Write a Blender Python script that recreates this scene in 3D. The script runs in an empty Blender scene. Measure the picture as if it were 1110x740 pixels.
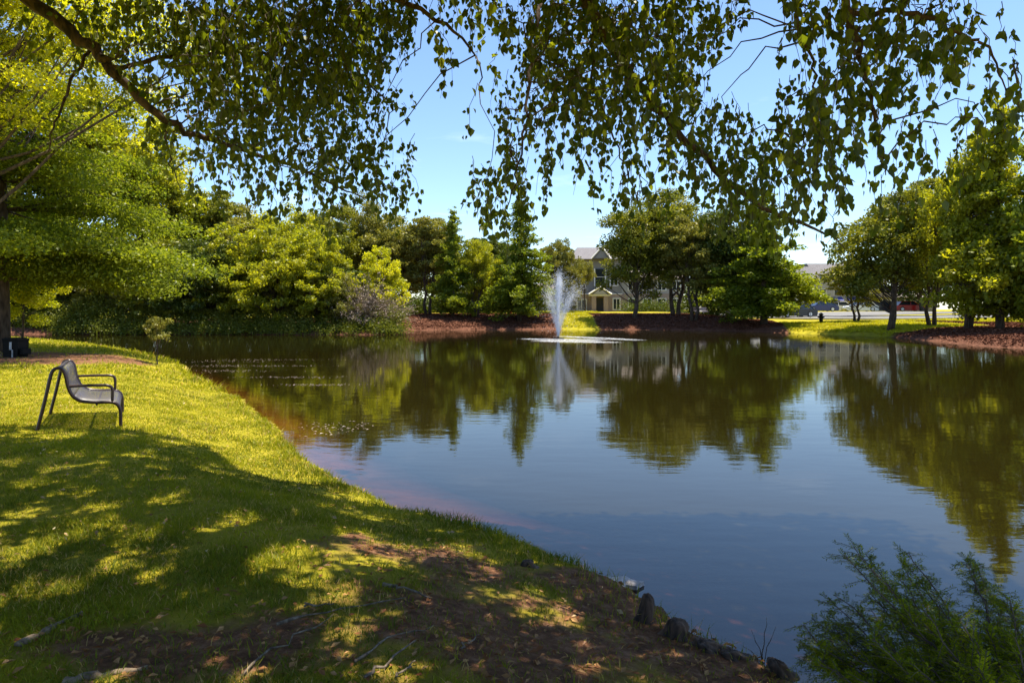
import bpy, math, random
import numpy as np
from mathutils import Vector
R_ = math.radians
rng = np.random.default_rng(7)
random.seed(7)
C = bpy.context.scene.collection
SC = bpy.context.scene

# ------------------------------------------------------------------ camera, sky, sun, exposure
cam = bpy.data.cameras.new('camera'); co = bpy.data.objects.new('camera', cam); C.objects.link(co)
co.location = (0, 0, 1.5); co.rotation_euler = (R_(90), 0, 0)
cam.sensor_width = 36; cam.lens = 24.0; cam.shift_y = -35/1110; cam.clip_start = 0.05; cam.clip_end = 3000
SC.camera = co
SUN = Vector((0.24, 0.06, 1.0)).normalized()
elev = math.asin(SUN.z); azim = math.atan2(SUN.x, SUN.y)
w = bpy.data.worlds.new('World'); SC.world = w; w.use_nodes = True
nt = w.node_tree; N = nt.nodes; L = nt.links
bg = N['Background']; sky = N.new('ShaderNodeTexSky'); sky.sky_type = 'NISHITA'; sky.sun_disc = False
sky.sun_elevation = elev; sky.sun_rotation = azim; sky.altitude = 100; sky.air_density = 1.0; sky.dust_density = 0.25; sky.ozone_density = 5.0
# thin cloud veil, laid out on the sky dome by direction
tc = N.new('ShaderNodeTexCoord'); sp = N.new('ShaderNodeSeparateXYZ'); L.new(tc.outputs['Generated'], sp.inputs[0])
mx = N.new('ShaderNodeMath'); mx.operation = 'MAXIMUM'; mx.inputs[1].default_value = 0.03; L.new(sp.outputs['Z'], mx.inputs[0])
dv = N.new('ShaderNodeVectorMath'); dv.operation = 'DIVIDE'
cb = N.new('ShaderNodeCombineXYZ')
for k in 'XYZ': L.new(mx.outputs[0], cb.inputs[k])
L.new(tc.outputs['Generated'], dv.inputs[0]); L.new(cb.outputs[0], dv.inputs[1])
nz = N.new('ShaderNodeTexNoise'); nz.inputs['Scale'].default_value = 0.9; nz.inputs['Detail'].default_value = 6; nz.inputs['Roughness'].default_value = 0.55
L.new(dv.outputs[0], nz.inputs['Vector'])
cr = N.new('ShaderNodeValToRGB'); cr.color_ramp.elements[0].position = 0.60; cr.color_ramp.elements[1].position = 0.85
cr.color_ramp.elements[1].color = (0.28, 0.28, 0.28, 1); L.new(nz.outputs['Fac'], cr.inputs[0])
mc = N.new('ShaderNodeMixRGB'); mc.inputs[2].default_value = (9, 9.6, 10.5, 1)
L.new(cr.outputs[0], mc.inputs[0]); L.new(sky.outputs[0], mc.inputs[1]); L.new(mc.outputs[0], bg.inputs[0])
bg.inputs[1].default_value = 0.108
sl = bpy.data.lights.new('sun', 'SUN'); sl.energy = 5.0; sl.angle = R_(0.5); sl.color = (1.0, 0.92, 0.76)
so = bpy.data.objects.new('sun', sl); C.objects.link(so); so.rotation_euler = SUN.to_track_quat('Z', 'Y').to_euler(); so.location = (5, 5, 60)
SC.view_settings.view_transform = 'Standard'; SC.view_settings.look = 'None'; SC.view_settings.gamma = 1; SC.view_settings.exposure = 1.22
SC.render.engine = 'CYCLES'; SC.cycles.max_bounces = 8; SC.cycles.transparent_max_bounces = 24; SC.cycles.transmission_bounces = 4
SC.cycles.caustics_reflective = False; SC.cycles.caustics_refractive = False

F = 740.0
def px(u, v, d): return np.array([(u-555)/F*d, d, 1.5-(v-335)/F*d])

# ------------------------------------------------------------------ helpers
def link(o, parent=None):
    C.objects.link(o)
    if parent: o.parent = parent
    return o
def tag(o, label=None, cat=None, group=None, kind=None):
    if label: o['label'] = label
    if cat: o['category'] = cat
    if group: o['group'] = group
    if kind: o['kind'] = kind
    return o
def empty(name, loc, rz=0, label=None, cat=None, group=None):
    o = bpy.data.objects.new(name, None); C.objects.link(o); o.location = loc; o.rotation_euler = (0, 0, rz); o.empty_display_size = 0.2
    return tag(o, label, cat, group)
def fastmesh(name, V, polys, mat, tint=None, smooth=False, parent=None):
    """polys: list of (n,k) int arrays; tint: per-face floats"""
    me = bpy.data.meshes.new(name); V = np.asarray(V, np.float32)
    polys = [np.asarray(p, np.int32) for p in polys if len(p)]
    me.vertices.add(len(V)); me.vertices.foreach_set('co', V.ravel())
    loops = np.concatenate([p.ravel() for p in polys]); tot = np.concatenate([np.full(len(p), p.shape[1], np.int32) for p in polys])
    st = np.concatenate([[0], np.cumsum(tot)[:-1]]).astype(np.int32)
    me.loops.add(len(loops)); me.loops.foreach_set('vertex_index', loops)
    me.polygons.add(len(tot)); me.polygons.foreach_set('loop_start', st); me.polygons.foreach_set('loop_total', tot)
    me.polygons.foreach_set('use_smooth', np.full(len(tot), bool(smooth)))
    if tint is not None:
        a = me.attributes.new('tint', 'FLOAT', 'FACE'); a.data.foreach_set('value', np.asarray(tint, np.float32))
    me.update(); me.validate()
    if mat: me.materials.append(mat)
    o = bpy.data.objects.new(name, me); link(o, parent); return o
class MB:
    """collects simple solids, links them as ONE mesh"""
    def __init__(s): s.V = []; s.P = {}; s.n = 0
    def add(s, V, faces):
        V = np.asarray(V, float).reshape(-1, 3)
        for f in faces: s.P.setdefault(len(f), []).append([i+s.n for i in f])
        s.V.append(V); s.n += len(V); return s
    def box(s, x0, y0, z0, x1, y1, z1):
        return s.add([(x0,y0,z0),(x1,y0,z0),(x1,y1,z0),(x0,y1,z0),(x0,y0,z1),(x1,y0,z1),(x1,y1,z1),(x0,y1,z1)],
                     [(0,3,2,1),(4,5,6,7),(0,1,5,4),(1,2,6,5),(2,3,7,6),(3,0,4,7)])
    def prism(s, pts, axis, a, b):
        """pts 2D outline extruded along axis from a to b"""
        n = len(pts)
        def mk(t): return [{'x': (t, p[0], p[1]), 'y': (p[0], t, p[1]), 'z': (p[0], p[1], t)}[axis] for p in pts]
        return s.add(mk(a)+mk(b), [tuple(range(n)), tuple(range(2*n-1, n-1, -1))]+[(i, (i+1) % n, n+(i+1) % n, n+i) for i in range(n)])
    def tube(s, pts, rad, sides=8, cap=True):
        pts = np.asarray(pts, float); n = len(pts); rad = np.broadcast_to(np.asarray(rad, float), (n,))
        T = np.gradient(pts, axis=0); T /= np.linalg.norm(T, axis=1)[:, None]+1e-9
        up = np.array([0, 0, 1.0]) if abs(T[0][2]) < .9 else np.array([1.0, 0, 0])
        A = np.cross(T[0], up); A /= np.linalg.norm(A); V = []
        for i in range(n):
            A = A-T[i]*A.dot(T[i]); A /= np.linalg.norm(A)+1e-9; B = np.cross(T[i], A)
            for k in range(sides):
                a = 2*math.pi*k/sides; V.append(pts[i]+rad[i]*(math.cos(a)*A+math.sin(a)*B))
        fs = [(i*sides+k, i*sides+(k+1) % sides, (i+1)*sides+(k+1) % sides, (i+1)*sides+k) for i in range(n-1) for k in range(sides)]
        if cap: fs += [tuple(range(sides-1, -1, -1)), tuple((n-1)*sides+k for k in range(sides))]
        return s.add(V, fs)
    def cyl(s, c, r, h, sides=16, axis='z', r2=None):
        d = {'z': (0,0,h), 'x': (h,0,0), 'y': (0,h,0)}[axis]; c = np.array(c, float)
        return s.tube([c, c+np.array(d)], [r, r if r2 is None else r2], sides)
    def build(s, name, mat, parent=None, smooth=False, bevel=0):
        o = fastmesh(name, np.concatenate(s.V), [s.P[k] for k in s.P], mat, smooth=smooth, parent=parent)
        if bevel:
            m = o.modifiers.new('b', 'BEVEL'); m.width = bevel; m.segments = 2; m.limit_method = 'ANGLE'
        return o
def tubes_fast(P, rad, sides=3):
    """P (n,m,3) polylines, rad (n,m) -> V, quads"""
    n, m, _ = P.shape; T = np.gradient(P, axis=1); T /= np.linalg.norm(T, axis=2, keepdims=True)+1e-9
    ref = np.where(np.abs(T[:, :1, 2:3]) > .9, np.array([1., 0, 0]), np.array([0, 0, 1.]))
    A = np.cross(T, np.broadcast_to(ref, T.shape)); A /= np.linalg.norm(A, axis=2, keepdims=True)+1e-9; B = np.cross(T, A)
    an = np.arange(sides)*2*math.pi/sides
    V = P[:, :, None, :]+rad[:, :, None, None]*(np.cos(an)[None, None, :, None]*A[:, :, None, :]+np.sin(an)[None, None, :, None]*B[:, :, None, :])
    idx = np.arange(n*m*sides).reshape(n, m, sides); nx = np.roll(idx, -1, axis=2)
    Q = np.stack([idx[:, :-1], nx[:, :-1], nx[:, 1:], idx[:, 1:]], -1).reshape(-1, 4)
    return V.reshape(-1, 3), Q
def unit(v): return v/(np.linalg.norm(v, axis=-1, keepdims=True)+1e-9)
def cards(cen, ax, nrm, ln, wd):
    """diamond-ish leaf quads: centre, long axis, normal, length, width"""
    ax = unit(ax); s = unit(np.cross(ax, nrm)); l = ln[:, None]*.5; w_ = wd[:, None]*.5
    V = np.stack([cen-ax*l, cen+s*w_+ax*l*.1, cen+ax*l, cen-s*w_+ax*l*.1], 1).reshape(-1, 3)
    return V, np.arange(len(V)).reshape(-1, 4)
_tab = np.random.default_rng(3).random((64, 64))
def vn(x, y, s=1.0, o=0):
    x = np.asarray(x, float)*s+13.7*o+100; y = np.asarray(y, float)*s+7.3*o+100
    i = np.floor(x).astype(int); j = np.floor(y).astype(int); f = x-i; g = y-j; f = f*f*(3-2*f); g = g*g*(3-2*g)
    T = lambda a, b: _tab[a % 64, b % 64]
    return (T(i, j)*(1-f)+T(i+1, j)*f)*(1-g)+(T(i, j+1)*(1-f)+T(i+1, j+1)*f)*g
def fbm(x, y, s=1.0, o=0): return .5*vn(x, y, s, o)+.3*vn(x, y, s*2.1, o+1)+.2*vn(x, y, s*4.3, o+2)
def sst(a, b, x): t = np.clip((x-a)/(b-a), 0, 1); return t*t*(3-2*t)

# ------------------------------------------------------------------ materials
def mat(name): m = bpy.data.materials.new(name); m.use_nodes = True; n = m.node_tree; n.nodes.clear(); return m, n.nodes, n.links
def pbr(name, col, rough=.6, metal=0, noise=0, scale=20, bump=0, col2=None, spec=.4):
    m, N, L = mat(name); o = N.new('ShaderNodeOutputMaterial'); b = N.new('ShaderNodeBsdfPrincipled'); L.new(b.outputs[0], o.inputs[0])
    b.inputs['Base Color'].default_value = (*col, 1); b.inputs['Roughness'].default_value = rough; b.inputs['Metallic'].default_value = metal
    b.inputs['Specular IOR Level'].default_value = spec
    if noise or col2:
        t = N.new('ShaderNodeTexCoord'); z = N.new('ShaderNodeTexNoise'); z.inputs['Scale'].default_value = scale; z.inputs['Detail'].default_value = 5; L.new(t.outputs['Object'], z.inputs[0])
        x = N.new('ShaderNodeMixRGB'); c2 = col2 or tuple(c*(1-noise) for c in col); x.inputs[1].default_value = (*col, 1); x.inputs[2].default_value = (*c2, 1)
        r = N.new('ShaderNodeMapRange'); r.inputs[1].default_value = .35; r.inputs[2].default_value = .65; L.new(z.outputs['Fac'], r.inputs[0]); L.new(r.outputs[0], x.inputs[0]); L.new(x.outputs[0], b.inputs['Base Color'])
        if bump:
            p = N.new('ShaderNodeBump'); p.inputs['Strength'].default_value = bump; p.inputs['Distance'].default_value = .02; L.new(z.outputs['Fac'], p.inputs['Height']); L.new(p.outputs[0], b.inputs['Normal'])
    return m
def leafmat(name, ca, cb_, tr=.45, tsc=1.5, gloss=.06, rough=.4):
    m, N, L = mat(name); o = N.new('ShaderNodeOutputMaterial')
    a = N.new('ShaderNodeAttribute'); a.attribute_name = 'tint'; x = N.new('ShaderNodeMixRGB'); x.inputs[1].default_value = (*ca, 1); x.inputs[2].default_value = (*cb_, 1); L.new(a.outputs['Fac'], x.inputs[0])
    d = N.new('ShaderNodeBsdfDiffuse'); t = N.new('ShaderNodeBsdfTranslucent'); L.new(x.outputs[0], d.inputs[0])
    g = N.new('ShaderNodeMixRGB'); g.blend_type = 'MULTIPLY'; g.inputs[0].default_value = 1; g.inputs[2].default_value = (tsc*1.05, tsc, tsc*.35, 1); L.new(x.outputs[0], g.inputs[1]); L.new(g.outputs[0], t.inputs[0])
    s = N.new('ShaderNodeMixShader'); s.inputs[0].default_value = tr; L.new(d.outputs[0], s.inputs[1]); L.new(t.outputs[0], s.inputs[2])
    gl = N.new('ShaderNodeBsdfGlossy'); gl.inputs['Roughness'].default_value = rough; gl.inputs[0].default_value = (1, 1, 1, 1)
    s2 = N.new('ShaderNodeMixShader'); s2.inputs[0].default_value = gloss; L.new(s.outputs[0], s2.inputs[1]); L.new(gl.outputs[0], s2.inputs[2]); L.new(s2.outputs[0], o.inputs[0])
    return m
def barkmat(name, a, b, sc=12):
    m, N, L = mat(name); o = N.new('ShaderNodeOutputMaterial'); p = N.new('ShaderNodeBsdfPrincipled'); L.new(p.outputs[0], o.inputs[0]); p.inputs['Roughness'].default_value = .9
    t = N.new('ShaderNodeTexCoord'); mp = N.new('ShaderNodeMapping'); mp.inputs['Scale'].default_value = (1, 1, .25); z = N.new('ShaderNodeTexNoise'); z.inputs['Scale'].default_value = sc; z.inputs['Detail'].default_value = 6
    L.new(t.outputs['Object'], mp.inputs[0]); L.new(mp.outputs[0], z.inputs[0]); r = N.new('ShaderNodeValToRGB'); r.color_ramp.elements[0].position = .35; r.color_ramp.elements[1].position = .65
    r.color_ramp.elements[0].color = (*a, 1); r.color_ramp.elements[1].color = (*b, 1); L.new(z.outputs['Fac'], r.inputs[0]); L.new(r.outputs[0], p.inputs['Base Color'])
    u = N.new('ShaderNodeBump'); u.inputs['Strength'].default_value = .7; u.inputs['Distance'].default_value = .03; L.new(z.outputs['Fac'], u.inputs['Height']); L.new(u.outputs[0], p.inputs['Normal'])
    return m
M = dict(
 birch=leafmat('birch_leaf', (.05, .075, .008), (.17, .185, .012), .6, 2.1, .02, .4),
 oak=leafmat('oak_leaf', (.085, .11, .012), (.24, .235, .025), .35, 1.5, .015),
 olive=leafmat('olive_leaf', (.11, .12, .024), (.28, .26, .05), .35, 1.4, .015),
 yellow=leafmat('yellow_leaf', (.22, .25, .012), (.46, .44, .02), .6, 1.9, .02),
 bright=leafmat('bright_leaf', (.14, .17, .010), (.34, .33, .02), .5, 1.9, .015),
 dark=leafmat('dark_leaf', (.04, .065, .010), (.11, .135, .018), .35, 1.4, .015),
 cypress=leafmat('cypress_leaf', (.08, .12, .010), (.22, .25, .02), .45, 1.8, .01),
 grey=leafmat('grey_twig_leaf', (.20, .16, .13), (.34, .27, .22), .1, 1, .0),
 sapling=leafmat('sapling_needle', (.09, .13, .007), (.26, .28, .015), .45, 2.0, .0),
 litter=leafmat('dead_leaf', (.17, .065, .025), (.42, .24, .10), .15, 1.2, .01),
 bark=barkmat('bark', (.035, .022, .014), (.12, .085, .06)),
 paler=barkmat('pale_bark', (.07, .045, .028), (.28, .205, .13), 25),
 stick=barkmat('stick', (.06, .042, .03), (.22, .17, .12), 30),
 knee=barkmat('knee_bark', (.02, .012, .008), (.13, .075, .045), 25),
 metal=pbr('painted_bench_metal', (.035, .018, .018), .28, .3, spec=.6),
 black=pbr('black_plastic', (.006, .006, .006), .6, noise=.3, scale=8, spec=.15),
 pale=pbr('pale_panel', (.55, .56, .58), .6, noise=.3, scale=6),
 post=pbr('galvanised', (.4, .41, .42), .5, .3, noise=.3),
 siding=pbr('siding', (.22, .205, .19), .8, noise=.15, scale=1.5),
 siding2=pbr('pale_siding', (.38, .36, .34), .8, noise=.12, scale=1),
 white=pbr('white_trim', (.7, .68, .64), .6, noise=.1),
 glass=pbr('dark_glass', (.02, .025, .03), .08, spec=.8),
 shadow=pbr('door_opening_shade', (.03, .03, .035), .5),  # near-black colour stands in for the shade inside the porch doorway
 tyre=pbr('tyre', (.02, .02, .02), .85), rim=pbr('rim', (.5, .5, .52), .3, .8),
 red=pbr('red_paint', (.45, .02, .015), .25, noise=.05), silver=pbr('silver_paint', (.55, .57, .6), .25, .3, noise=.05),
 carw=pbr('white_paint', (.75, .75, .75), .25, noise=.04), carb=pbr('dark_car_paint', (.025, .03, .04), .2, noise=.1), navy=pbr('navy_paint', (.03, .04, .16), .25, noise=.1),
 blue=pbr('blue_awning', (.04, .05, .22), .7, noise=.15), lightc=pbr('lamp_lens', (.8, .78, .7), .15), lightr=pbr('tail_lens', (.4, .02, .02), .15),
 rock=pbr('pale_foam_rock', (.62, .56, .54), .8, noise=.5, scale=14, bump=.6),
)
def brickmat():
    m, N, L = mat('brick'); o = N.new('ShaderNodeOutputMaterial'); p = N.new('ShaderNodeBsdfPrincipled'); L.new(p.outputs[0], o.inputs[0]); p.inputs['Roughness'].default_value = .85
    t = N.new('ShaderNodeTexCoord'); mp = N.new('ShaderNodeMapping'); mp.inputs['Rotation'].default_value = (R_(90), 0, 0); b = N.new('ShaderNodeTexBrick'); b.inputs['Scale'].default_value = 4
    b.inputs['Color1'].default_value = (.24, .16, .135, 1); b.inputs['Color2'].default_value = (.31, .23, .20, 1); b.inputs['Mortar'].default_value = (.4, .36, .32, 1)
    L.new(t.outputs['Object'], mp.inputs[0]); L.new(mp.outputs[0], b.inputs[0]); L.new(b.outputs[0], p.inputs[0]); return m
M['brick'] = brickmat()
M['roof'] = pbr('shingle_roof', (.16, .15, .16), .9, noise=.35, scale=5); M['roof2'] = pbr('tan_shingle_roof', (.22, .185, .165), .9, noise=.3, scale=5)
def benchpanel():
    # perforated metal sheet: round holes punched on a staggered grid
    m, N, L = mat('perforated_sheet'); o = N.new('ShaderNodeOutputMaterial'); p = N.new('ShaderNodeBsdfPrincipled'); p.inputs['Base Color'].default_value = (.075, .065, .08, 1); p.inputs['Roughness'].default_value = .42; p.inputs['Specular IOR Level'].default_value = .6
    t = N.new('ShaderNodeTexCoord'); v = N.new('ShaderNodeTexVoronoi'); v.inputs['Scale'].default_value = 75; v.inputs['Randomness'].default_value = 0; L.new(t.outputs['UV'], v.inputs[0])
    g = N.new('ShaderNodeMath'); g.operation = 'LESS_THAN'; g.inputs[1].default_value = .30; L.new(v.outputs['Distance'], g.inputs[0])
    tr = N.new('ShaderNodeBsdfTransparent'); s = N.new('ShaderNodeMixShader'); L.new(g.outputs[0], s.inputs[0]); L.new(p.outputs[0], s.inputs[1]); L.new(tr.outputs[0], s.inputs[2]); L.new(s.outputs[0], o.inputs[0]); return m
M['sheet'] = benchpanel()

def groundmat():
    m, N, L = mat('ground'); o = N.new('ShaderNodeOutputMaterial'); p = N.new('ShaderNodeBsdfPrincipled'); L.new(p.outputs[0], o.inputs[0]); p.inputs['Roughness'].default_value = .95; p.inputs['Specular IOR Level'].default_value = .15
    t = N.new('ShaderNodeTexCoord')
    def noise(s, d=6, r=.6):
        z = N.new('ShaderNodeTexNoise'); z.inputs['Scale'].default_value = s; z.inputs['Detail'].default_value = d; z.inputs['Roughness'].default_value = r; L.new(t.outputs['Object'], z.inputs[0]); return z.outputs['Fac']
    def ramp(f, cs):
        r = N.new('ShaderNodeValToRGB'); e = r.color_ramp.elements
        while len(e) < len(cs): e.new(.5)
        for k, (q, c) in enumerate(cs): e[k].position = q; e[k].color = (*c, 1)
        L.new(f, r.inputs[0]); return r.outputs[0]
    def mix(f, a, b):
        x = N.new('ShaderNodeMixRGB'); L.new(f, x.inputs[0]); L.new(a, x.inputs[1]); L.new(b, x.inputs[2]); return x.outputs[0]
    def attr(n):
        a = N.new('ShaderNodeAttribute'); a.attribute_name = n; return a.outputs['Fac']
    grass = ramp(noise(1.3, 9, .75), [(.3, (.11, .11, .010)), (.5, (.29, .25, .012)), (.7, (.40, .32, .03))])
    straw = ramp(noise(5, 9, .8), [(.32, (.04, .017, .010)), (.52, (.11, .045, .026)), (.70, (.27, .13, .08))])
    dirt = ramp(noise(9, 9, .75), [(.3, (.05, .023, .011)), (.5, (.17, .078, .037)), (.72, (.36, .20, .115))])
    bed = ramp(noise(3, 6, .7), [(.3, (.10, .06, .03)), (.6, (.26, .16, .10)), (.75, (.35, .25, .18))])
    def soft(f, amt=.5, s=2.2):
        # break the edge of a painted mask with noise
        a = N.new('ShaderNodeMath'); a.operation = 'MULTIPLY_ADD'; a.inputs[1].default_value = amt; L.new(noise(s, 5), a.inputs[0]); b = N.new('ShaderNodeMath'); b.operation = 'ADD'; L.new(f, a.inputs[2])
        r = N.new('ShaderNodeMapRange'); r.inputs[1].default_value = .5+amt*.5-.15; r.inputs[2].default_value = .5+amt*.5+.15; L.new(a.outputs[0], r.inputs[0]); return r.outputs[0]
    c = mix(soft(attr('dirt'), .7, 3), grass, dirt); c = mix(soft(attr('straw'), .6, .8), c, straw); c = mix(attr('bed'), c, bed)
    L.new(c, p.inputs['Base Color'])
    u = N.new('ShaderNodeBump'); u.inputs['Strength'].default_value = .8; u.inputs['Distance'].default_value = .05; L.new(noise(14, 8, .8), u.inputs['Height']); L.new(u.outputs[0], p.inputs['Normal'])
    return m
M['ground'] = groundmat()
def watermat():
    m, N, L = mat('pond_water'); o = N.new('ShaderNodeOutputMaterial')
    t = N.new('ShaderNodeTexCoord')
    def nz(sc, s, d):
        mp = N.new('ShaderNodeMapping'); mp.inputs['Scale'].default_value = sc; z = N.new('ShaderNodeTexNoise'); z.inputs['Scale'].default_value = s; z.inputs['Detail'].default_value = d; L.new(t.outputs['Object'], mp.inputs[0]); L.new(mp.outputs[0], z.inputs[0]); return z.outputs['Fac']
    b1 = N.new('ShaderNodeBump'); b1.inputs['Strength'].default_value = 1; b1.inputs['Distance'].default_value = .0022; L.new(nz((.7, 1.6, 1), 2.2, 3), b1.inputs['Height'])
    b2 = N.new('ShaderNodeBump'); b2.inputs['Strength'].default_value = 1; b2.inputs['Distance'].default_value = .006; L.new(nz((.6, 1, 1), .35, 2), b2.inputs['Height']); L.new(b1.outputs[0], b2.inputs['Normal'])
    fr = N.new('ShaderNodeFresnel'); fr.inputs[0].default_value = 1.62; L.new(b2.outputs[0], fr.inputs['Normal'])
    gl = N.new('ShaderNodeBsdfGlossy'); gl.inputs['Roughness'].default_value = .03; L.new(b2.outputs[0], gl.inputs['Normal'])
    df = N.new('ShaderNodeBsdfDiffuse'); df.inputs[0].default_value = (.013, .0105, .002, 1)
    tr = N.new('ShaderNodeBsdfTransparent'); tr.inputs[0].default_value = (.75, .5, .3, 1)
    a = N.new('ShaderNodeAttribute'); a.attribute_name = 'shallow'; s = N.new('ShaderNodeMixShader'); L.new(a.outputs['Fac'], s.inputs[0]); L.new(df.outputs[0], s.inputs[1]); L.new(tr.outputs[0], s.inputs[2])
    s2 = N.new('ShaderNodeMixShader'); L.new(fr.outputs[0], s2.inputs[0]); L.new(s.outputs[0], s2.inputs[1]); L.new(gl.outputs[0], s2.inputs[2]); L.new(s2.outputs[0], o.inputs[0]); return m
M['water'] = watermat()
def grassmat():
    m = leafmat('grass_blade', (0, 0, 0), (0, 0, 0), .4, 1.5, .01, .5); N, L = m.node_tree.nodes, m.node_tree.links; x = [n for n in N if n.type == 'MIX_RGB' and n.blend_type == 'MIX'][0]; a = [n for n in N if n.type == 'ATTRIBUTE'][0]
    q = N.new('ShaderNodeValToRGB'); e = q.color_ramp.elements; e.new(.35); e.new(.72); e.new(.9)
    for k, (p_, c_) in enumerate(((0, (.07, .10, .010)), (.35, (.17, .19, .010)), (.72, (.33, .325, .012)), (.9, (.42, .37, .03)), (1, (.46, .33, .14)))): e[k].position = p_; e[k].color = (*c_, 1)
    L.new(a.outputs['Fac'], q.inputs[0])
    for l in list(x.outputs[0].links): L.new(q.outputs[0], l.to_socket)
    return m
M['grass'] = grassmat()
M['road'] = pbr('asphalt', (.17, .165, .16), .9, noise=.25, scale=3); M['kerb'] = pbr('concrete_kerb', (.42, .40, .37), .85, noise=.2, scale=4)
def spraymat(name, op):
    m, N, L = mat(name); o = N.new('ShaderNodeOutputMaterial'); d = N.new('ShaderNodeBsdfDiffuse'); d.inputs[0].default_value = (.85, .87, .92, 1); t = N.new('ShaderNodeBsdfTranslucent'); t.inputs[0].default_value = (.85, .87, .92, 1)
    s = N.new('ShaderNodeMixShader'); s.inputs[0].default_value = .5; L.new(d.outputs[0], s.inputs[1]); L.new(t.outputs[0], s.inputs[2]); r = N.new('ShaderNodeBsdfTransparent'); s2 = N.new('ShaderNodeMixShader'); s2.inputs[0].default_value = op
    L.new(r.outputs[0], s2.inputs[1]); L.new(s.outputs[0], s2.inputs[2]); L.new(s2.outputs[0], o.inputs[0]); return m
M['spray'] = spraymat('water_spray', .55); M['foam'] = spraymat('foam', .5)

# ------------------------------------------------------------------ terrain
shore = np.array([(1.45,3.65),(1.12,4.1),(.88,4.65),(.33,5.5),(-.2,5.95),(-.85,6.6),(-1.8,7.6),(-2.75,9.1),(-3.7,11),(-4.8,13),(-6.3,15.6),(-8.6,19),(-10.2,21.5),(-11.6,24.2),
 (-13.6,27),(-16.8,31),(-20.7,35),(-26.8,39),(-36,43),(-48,45),(-50,49),(-42,53),(-36,54),(-24,53.5),(-14,53),(-9,53.5),(-8.5,56),(-10.5,61),(-9,64),(-3,66),(3,66.5),(9,66),(15,65),(20,61),(23.6,56),(26,51.5),(27,48),(26.2,42),(25.2,37),
 (26,33),(28,26),(26,14),(18,6),(9,3),(4.5,2.6),(2.6,2.75),(1.9,3.1)])
def chaikin(P, n=2):
    for _ in range(n):
        Q = np.roll(P, -1, 0); P = np.stack([.75*P+.25*Q, .25*P+.75*Q], 1).reshape(-1, 2)
    return P
SH = chaikin(shore)
def sdist(x, y):
    x = np.asarray(x, float).ravel(); y = np.asarray(y, float).ravel(); out = np.empty(len(x)); A = SH; B = np.roll(SH, -1, 0)
    for s in range(0, len(x), 20000):
        X = x[s:s+20000, None]; Y = y[s:s+20000, None]; d = B-A; t = np.clip(((X-A[:, 0])*d[:, 0]+(Y-A[:, 1])*d[:, 1])/(d**2).sum(1), 0, 1)
        D = np.sqrt((X-A[:, 0]-t*d[:, 0])**2+(Y-A[:, 1]-t*d[:, 1])**2).min(1)
        c = ((A[:, 1] > Y) != (B[:, 1] > Y)) & (X < (B[:, 0]-A[:, 0])*(Y-A[:, 1])/(B[:, 1]-A[:, 1]+1e-12)+A[:, 0])
        out[s:s+20000] = np.where(c.sum(1) % 2 == 1, -D, D)
    return out
WZ = -.5
def height(x, y, sd=None):
    x = np.asarray(x, float); y = np.asarray(y, float); sh = x.shape
    if sd is None: sd = sdist(x, y).reshape(sh)
    nr = (vn(x, y, 1.7, 3)-.5)*.22+(vn(x, y, 5, 5)-.5)*.08
    fr = sst(30, 44, y); sdn = sd+nr*np.clip(1-np.abs(sd)/2, 0, 1)*(1+fr*2)
    near = WZ+.13*sst(0, .22, sdn)+.37*sst(.05, 2.3, sdn)+.03*(fbm(x, y, .8, 9)-.5)*sst(.4, 1.5, sd)-.07*sst(4.2, .8, sd)*sst(5.5, 8, y)
    cen = WZ+.25*sst(0, .5, sdn)+1.15*sst(0, 6.5, sdn)+.25*sst(6, 22, sd); rig = WZ+.28*sst(0, .5, sdn)+.35*sst(0, 4, sdn)+np.clip(.027*(sd-2), 0, 1.0)
    rw = sst(19, 25, x); far = cen*(1-rw)+rig*rw+.08*(fbm(x, y, .35, 11)-.5)*sst(0, 2, sd)
    left = sst(-9, -14, x)*sst(48, 52, y); far = far*(1-left)+(WZ+.5*sst(0, 1, sdn)+.6*sst(1, 9, sd))*left
    land = near*(1-fr)+far*fr
    bed = WZ-np.clip(.16*(-sdn), 0, .25)-np.clip(.3*(-sdn-1.2), 0, 1.6)
    return np.where(sdn > 0, np.maximum(land, WZ+.015), bed-.01)
def H1(x, y): return float(height(np.array([x]), np.array([y]))[0])
n_ = 520
tx = np.linspace(-1, 1, n_); xs = -1+3.0*np.sinh(tx*math.asinh(420/3.0))
ty = np.linspace(-1, 1, n_); b_ = math.asinh(700/4.0); ys = 5+4.0*np.sinh(np.linspace(-math.asinh(30/4.0), b_, n_+60))
X, Y = np.meshgrid(xs, ys); SD = sdist(X, Y).reshape(X.shape); Z = height(X, Y, SD)
def dirtmask(x, y, sd):
    r = np.exp(-(((x-.0)/1.0)**2+((y-3.35)/.7)**2))*.8+np.exp(-(((x+1.6)/.6)**2+((y-3.0)/.3)**2))*.75
    r += .75*np.exp(-(((x+.6)/.7)**2+((y-4.7)/.45)**2))+1.3*sst(.75, .2, sd)*sst(5.2, 4.4, y)*(x > -1)+.16*np.exp(-(((x-.2)/1.2)**2+((y-3.8)/1.0)**2))+.12*np.exp(-(((x+1.4)/.8)**2+((y-3.3)/.7)**2))
    band = np.exp(-(((y-20.5)/2.0)**2))*sst(-10.5, -12.5, x)+np.exp(-(((x+17)/4)**2+((y-21.5)/2.8)**2)); r += band*1.1
    r += .5*np.exp(-(((x+5.0)/.45)**2+((y-9.6)/.2)**2))
    r += .3*sst(34, 44, y)*sst(.9, .3, np.abs(sd))
    return np.clip(r*(.35+1.3*fbm(x, y, 2.4, 21))+.35*sst(9, 3, y)*sst(.6, .8, fbm(x, y, 1.9, 31)), 0, 1)
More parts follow.
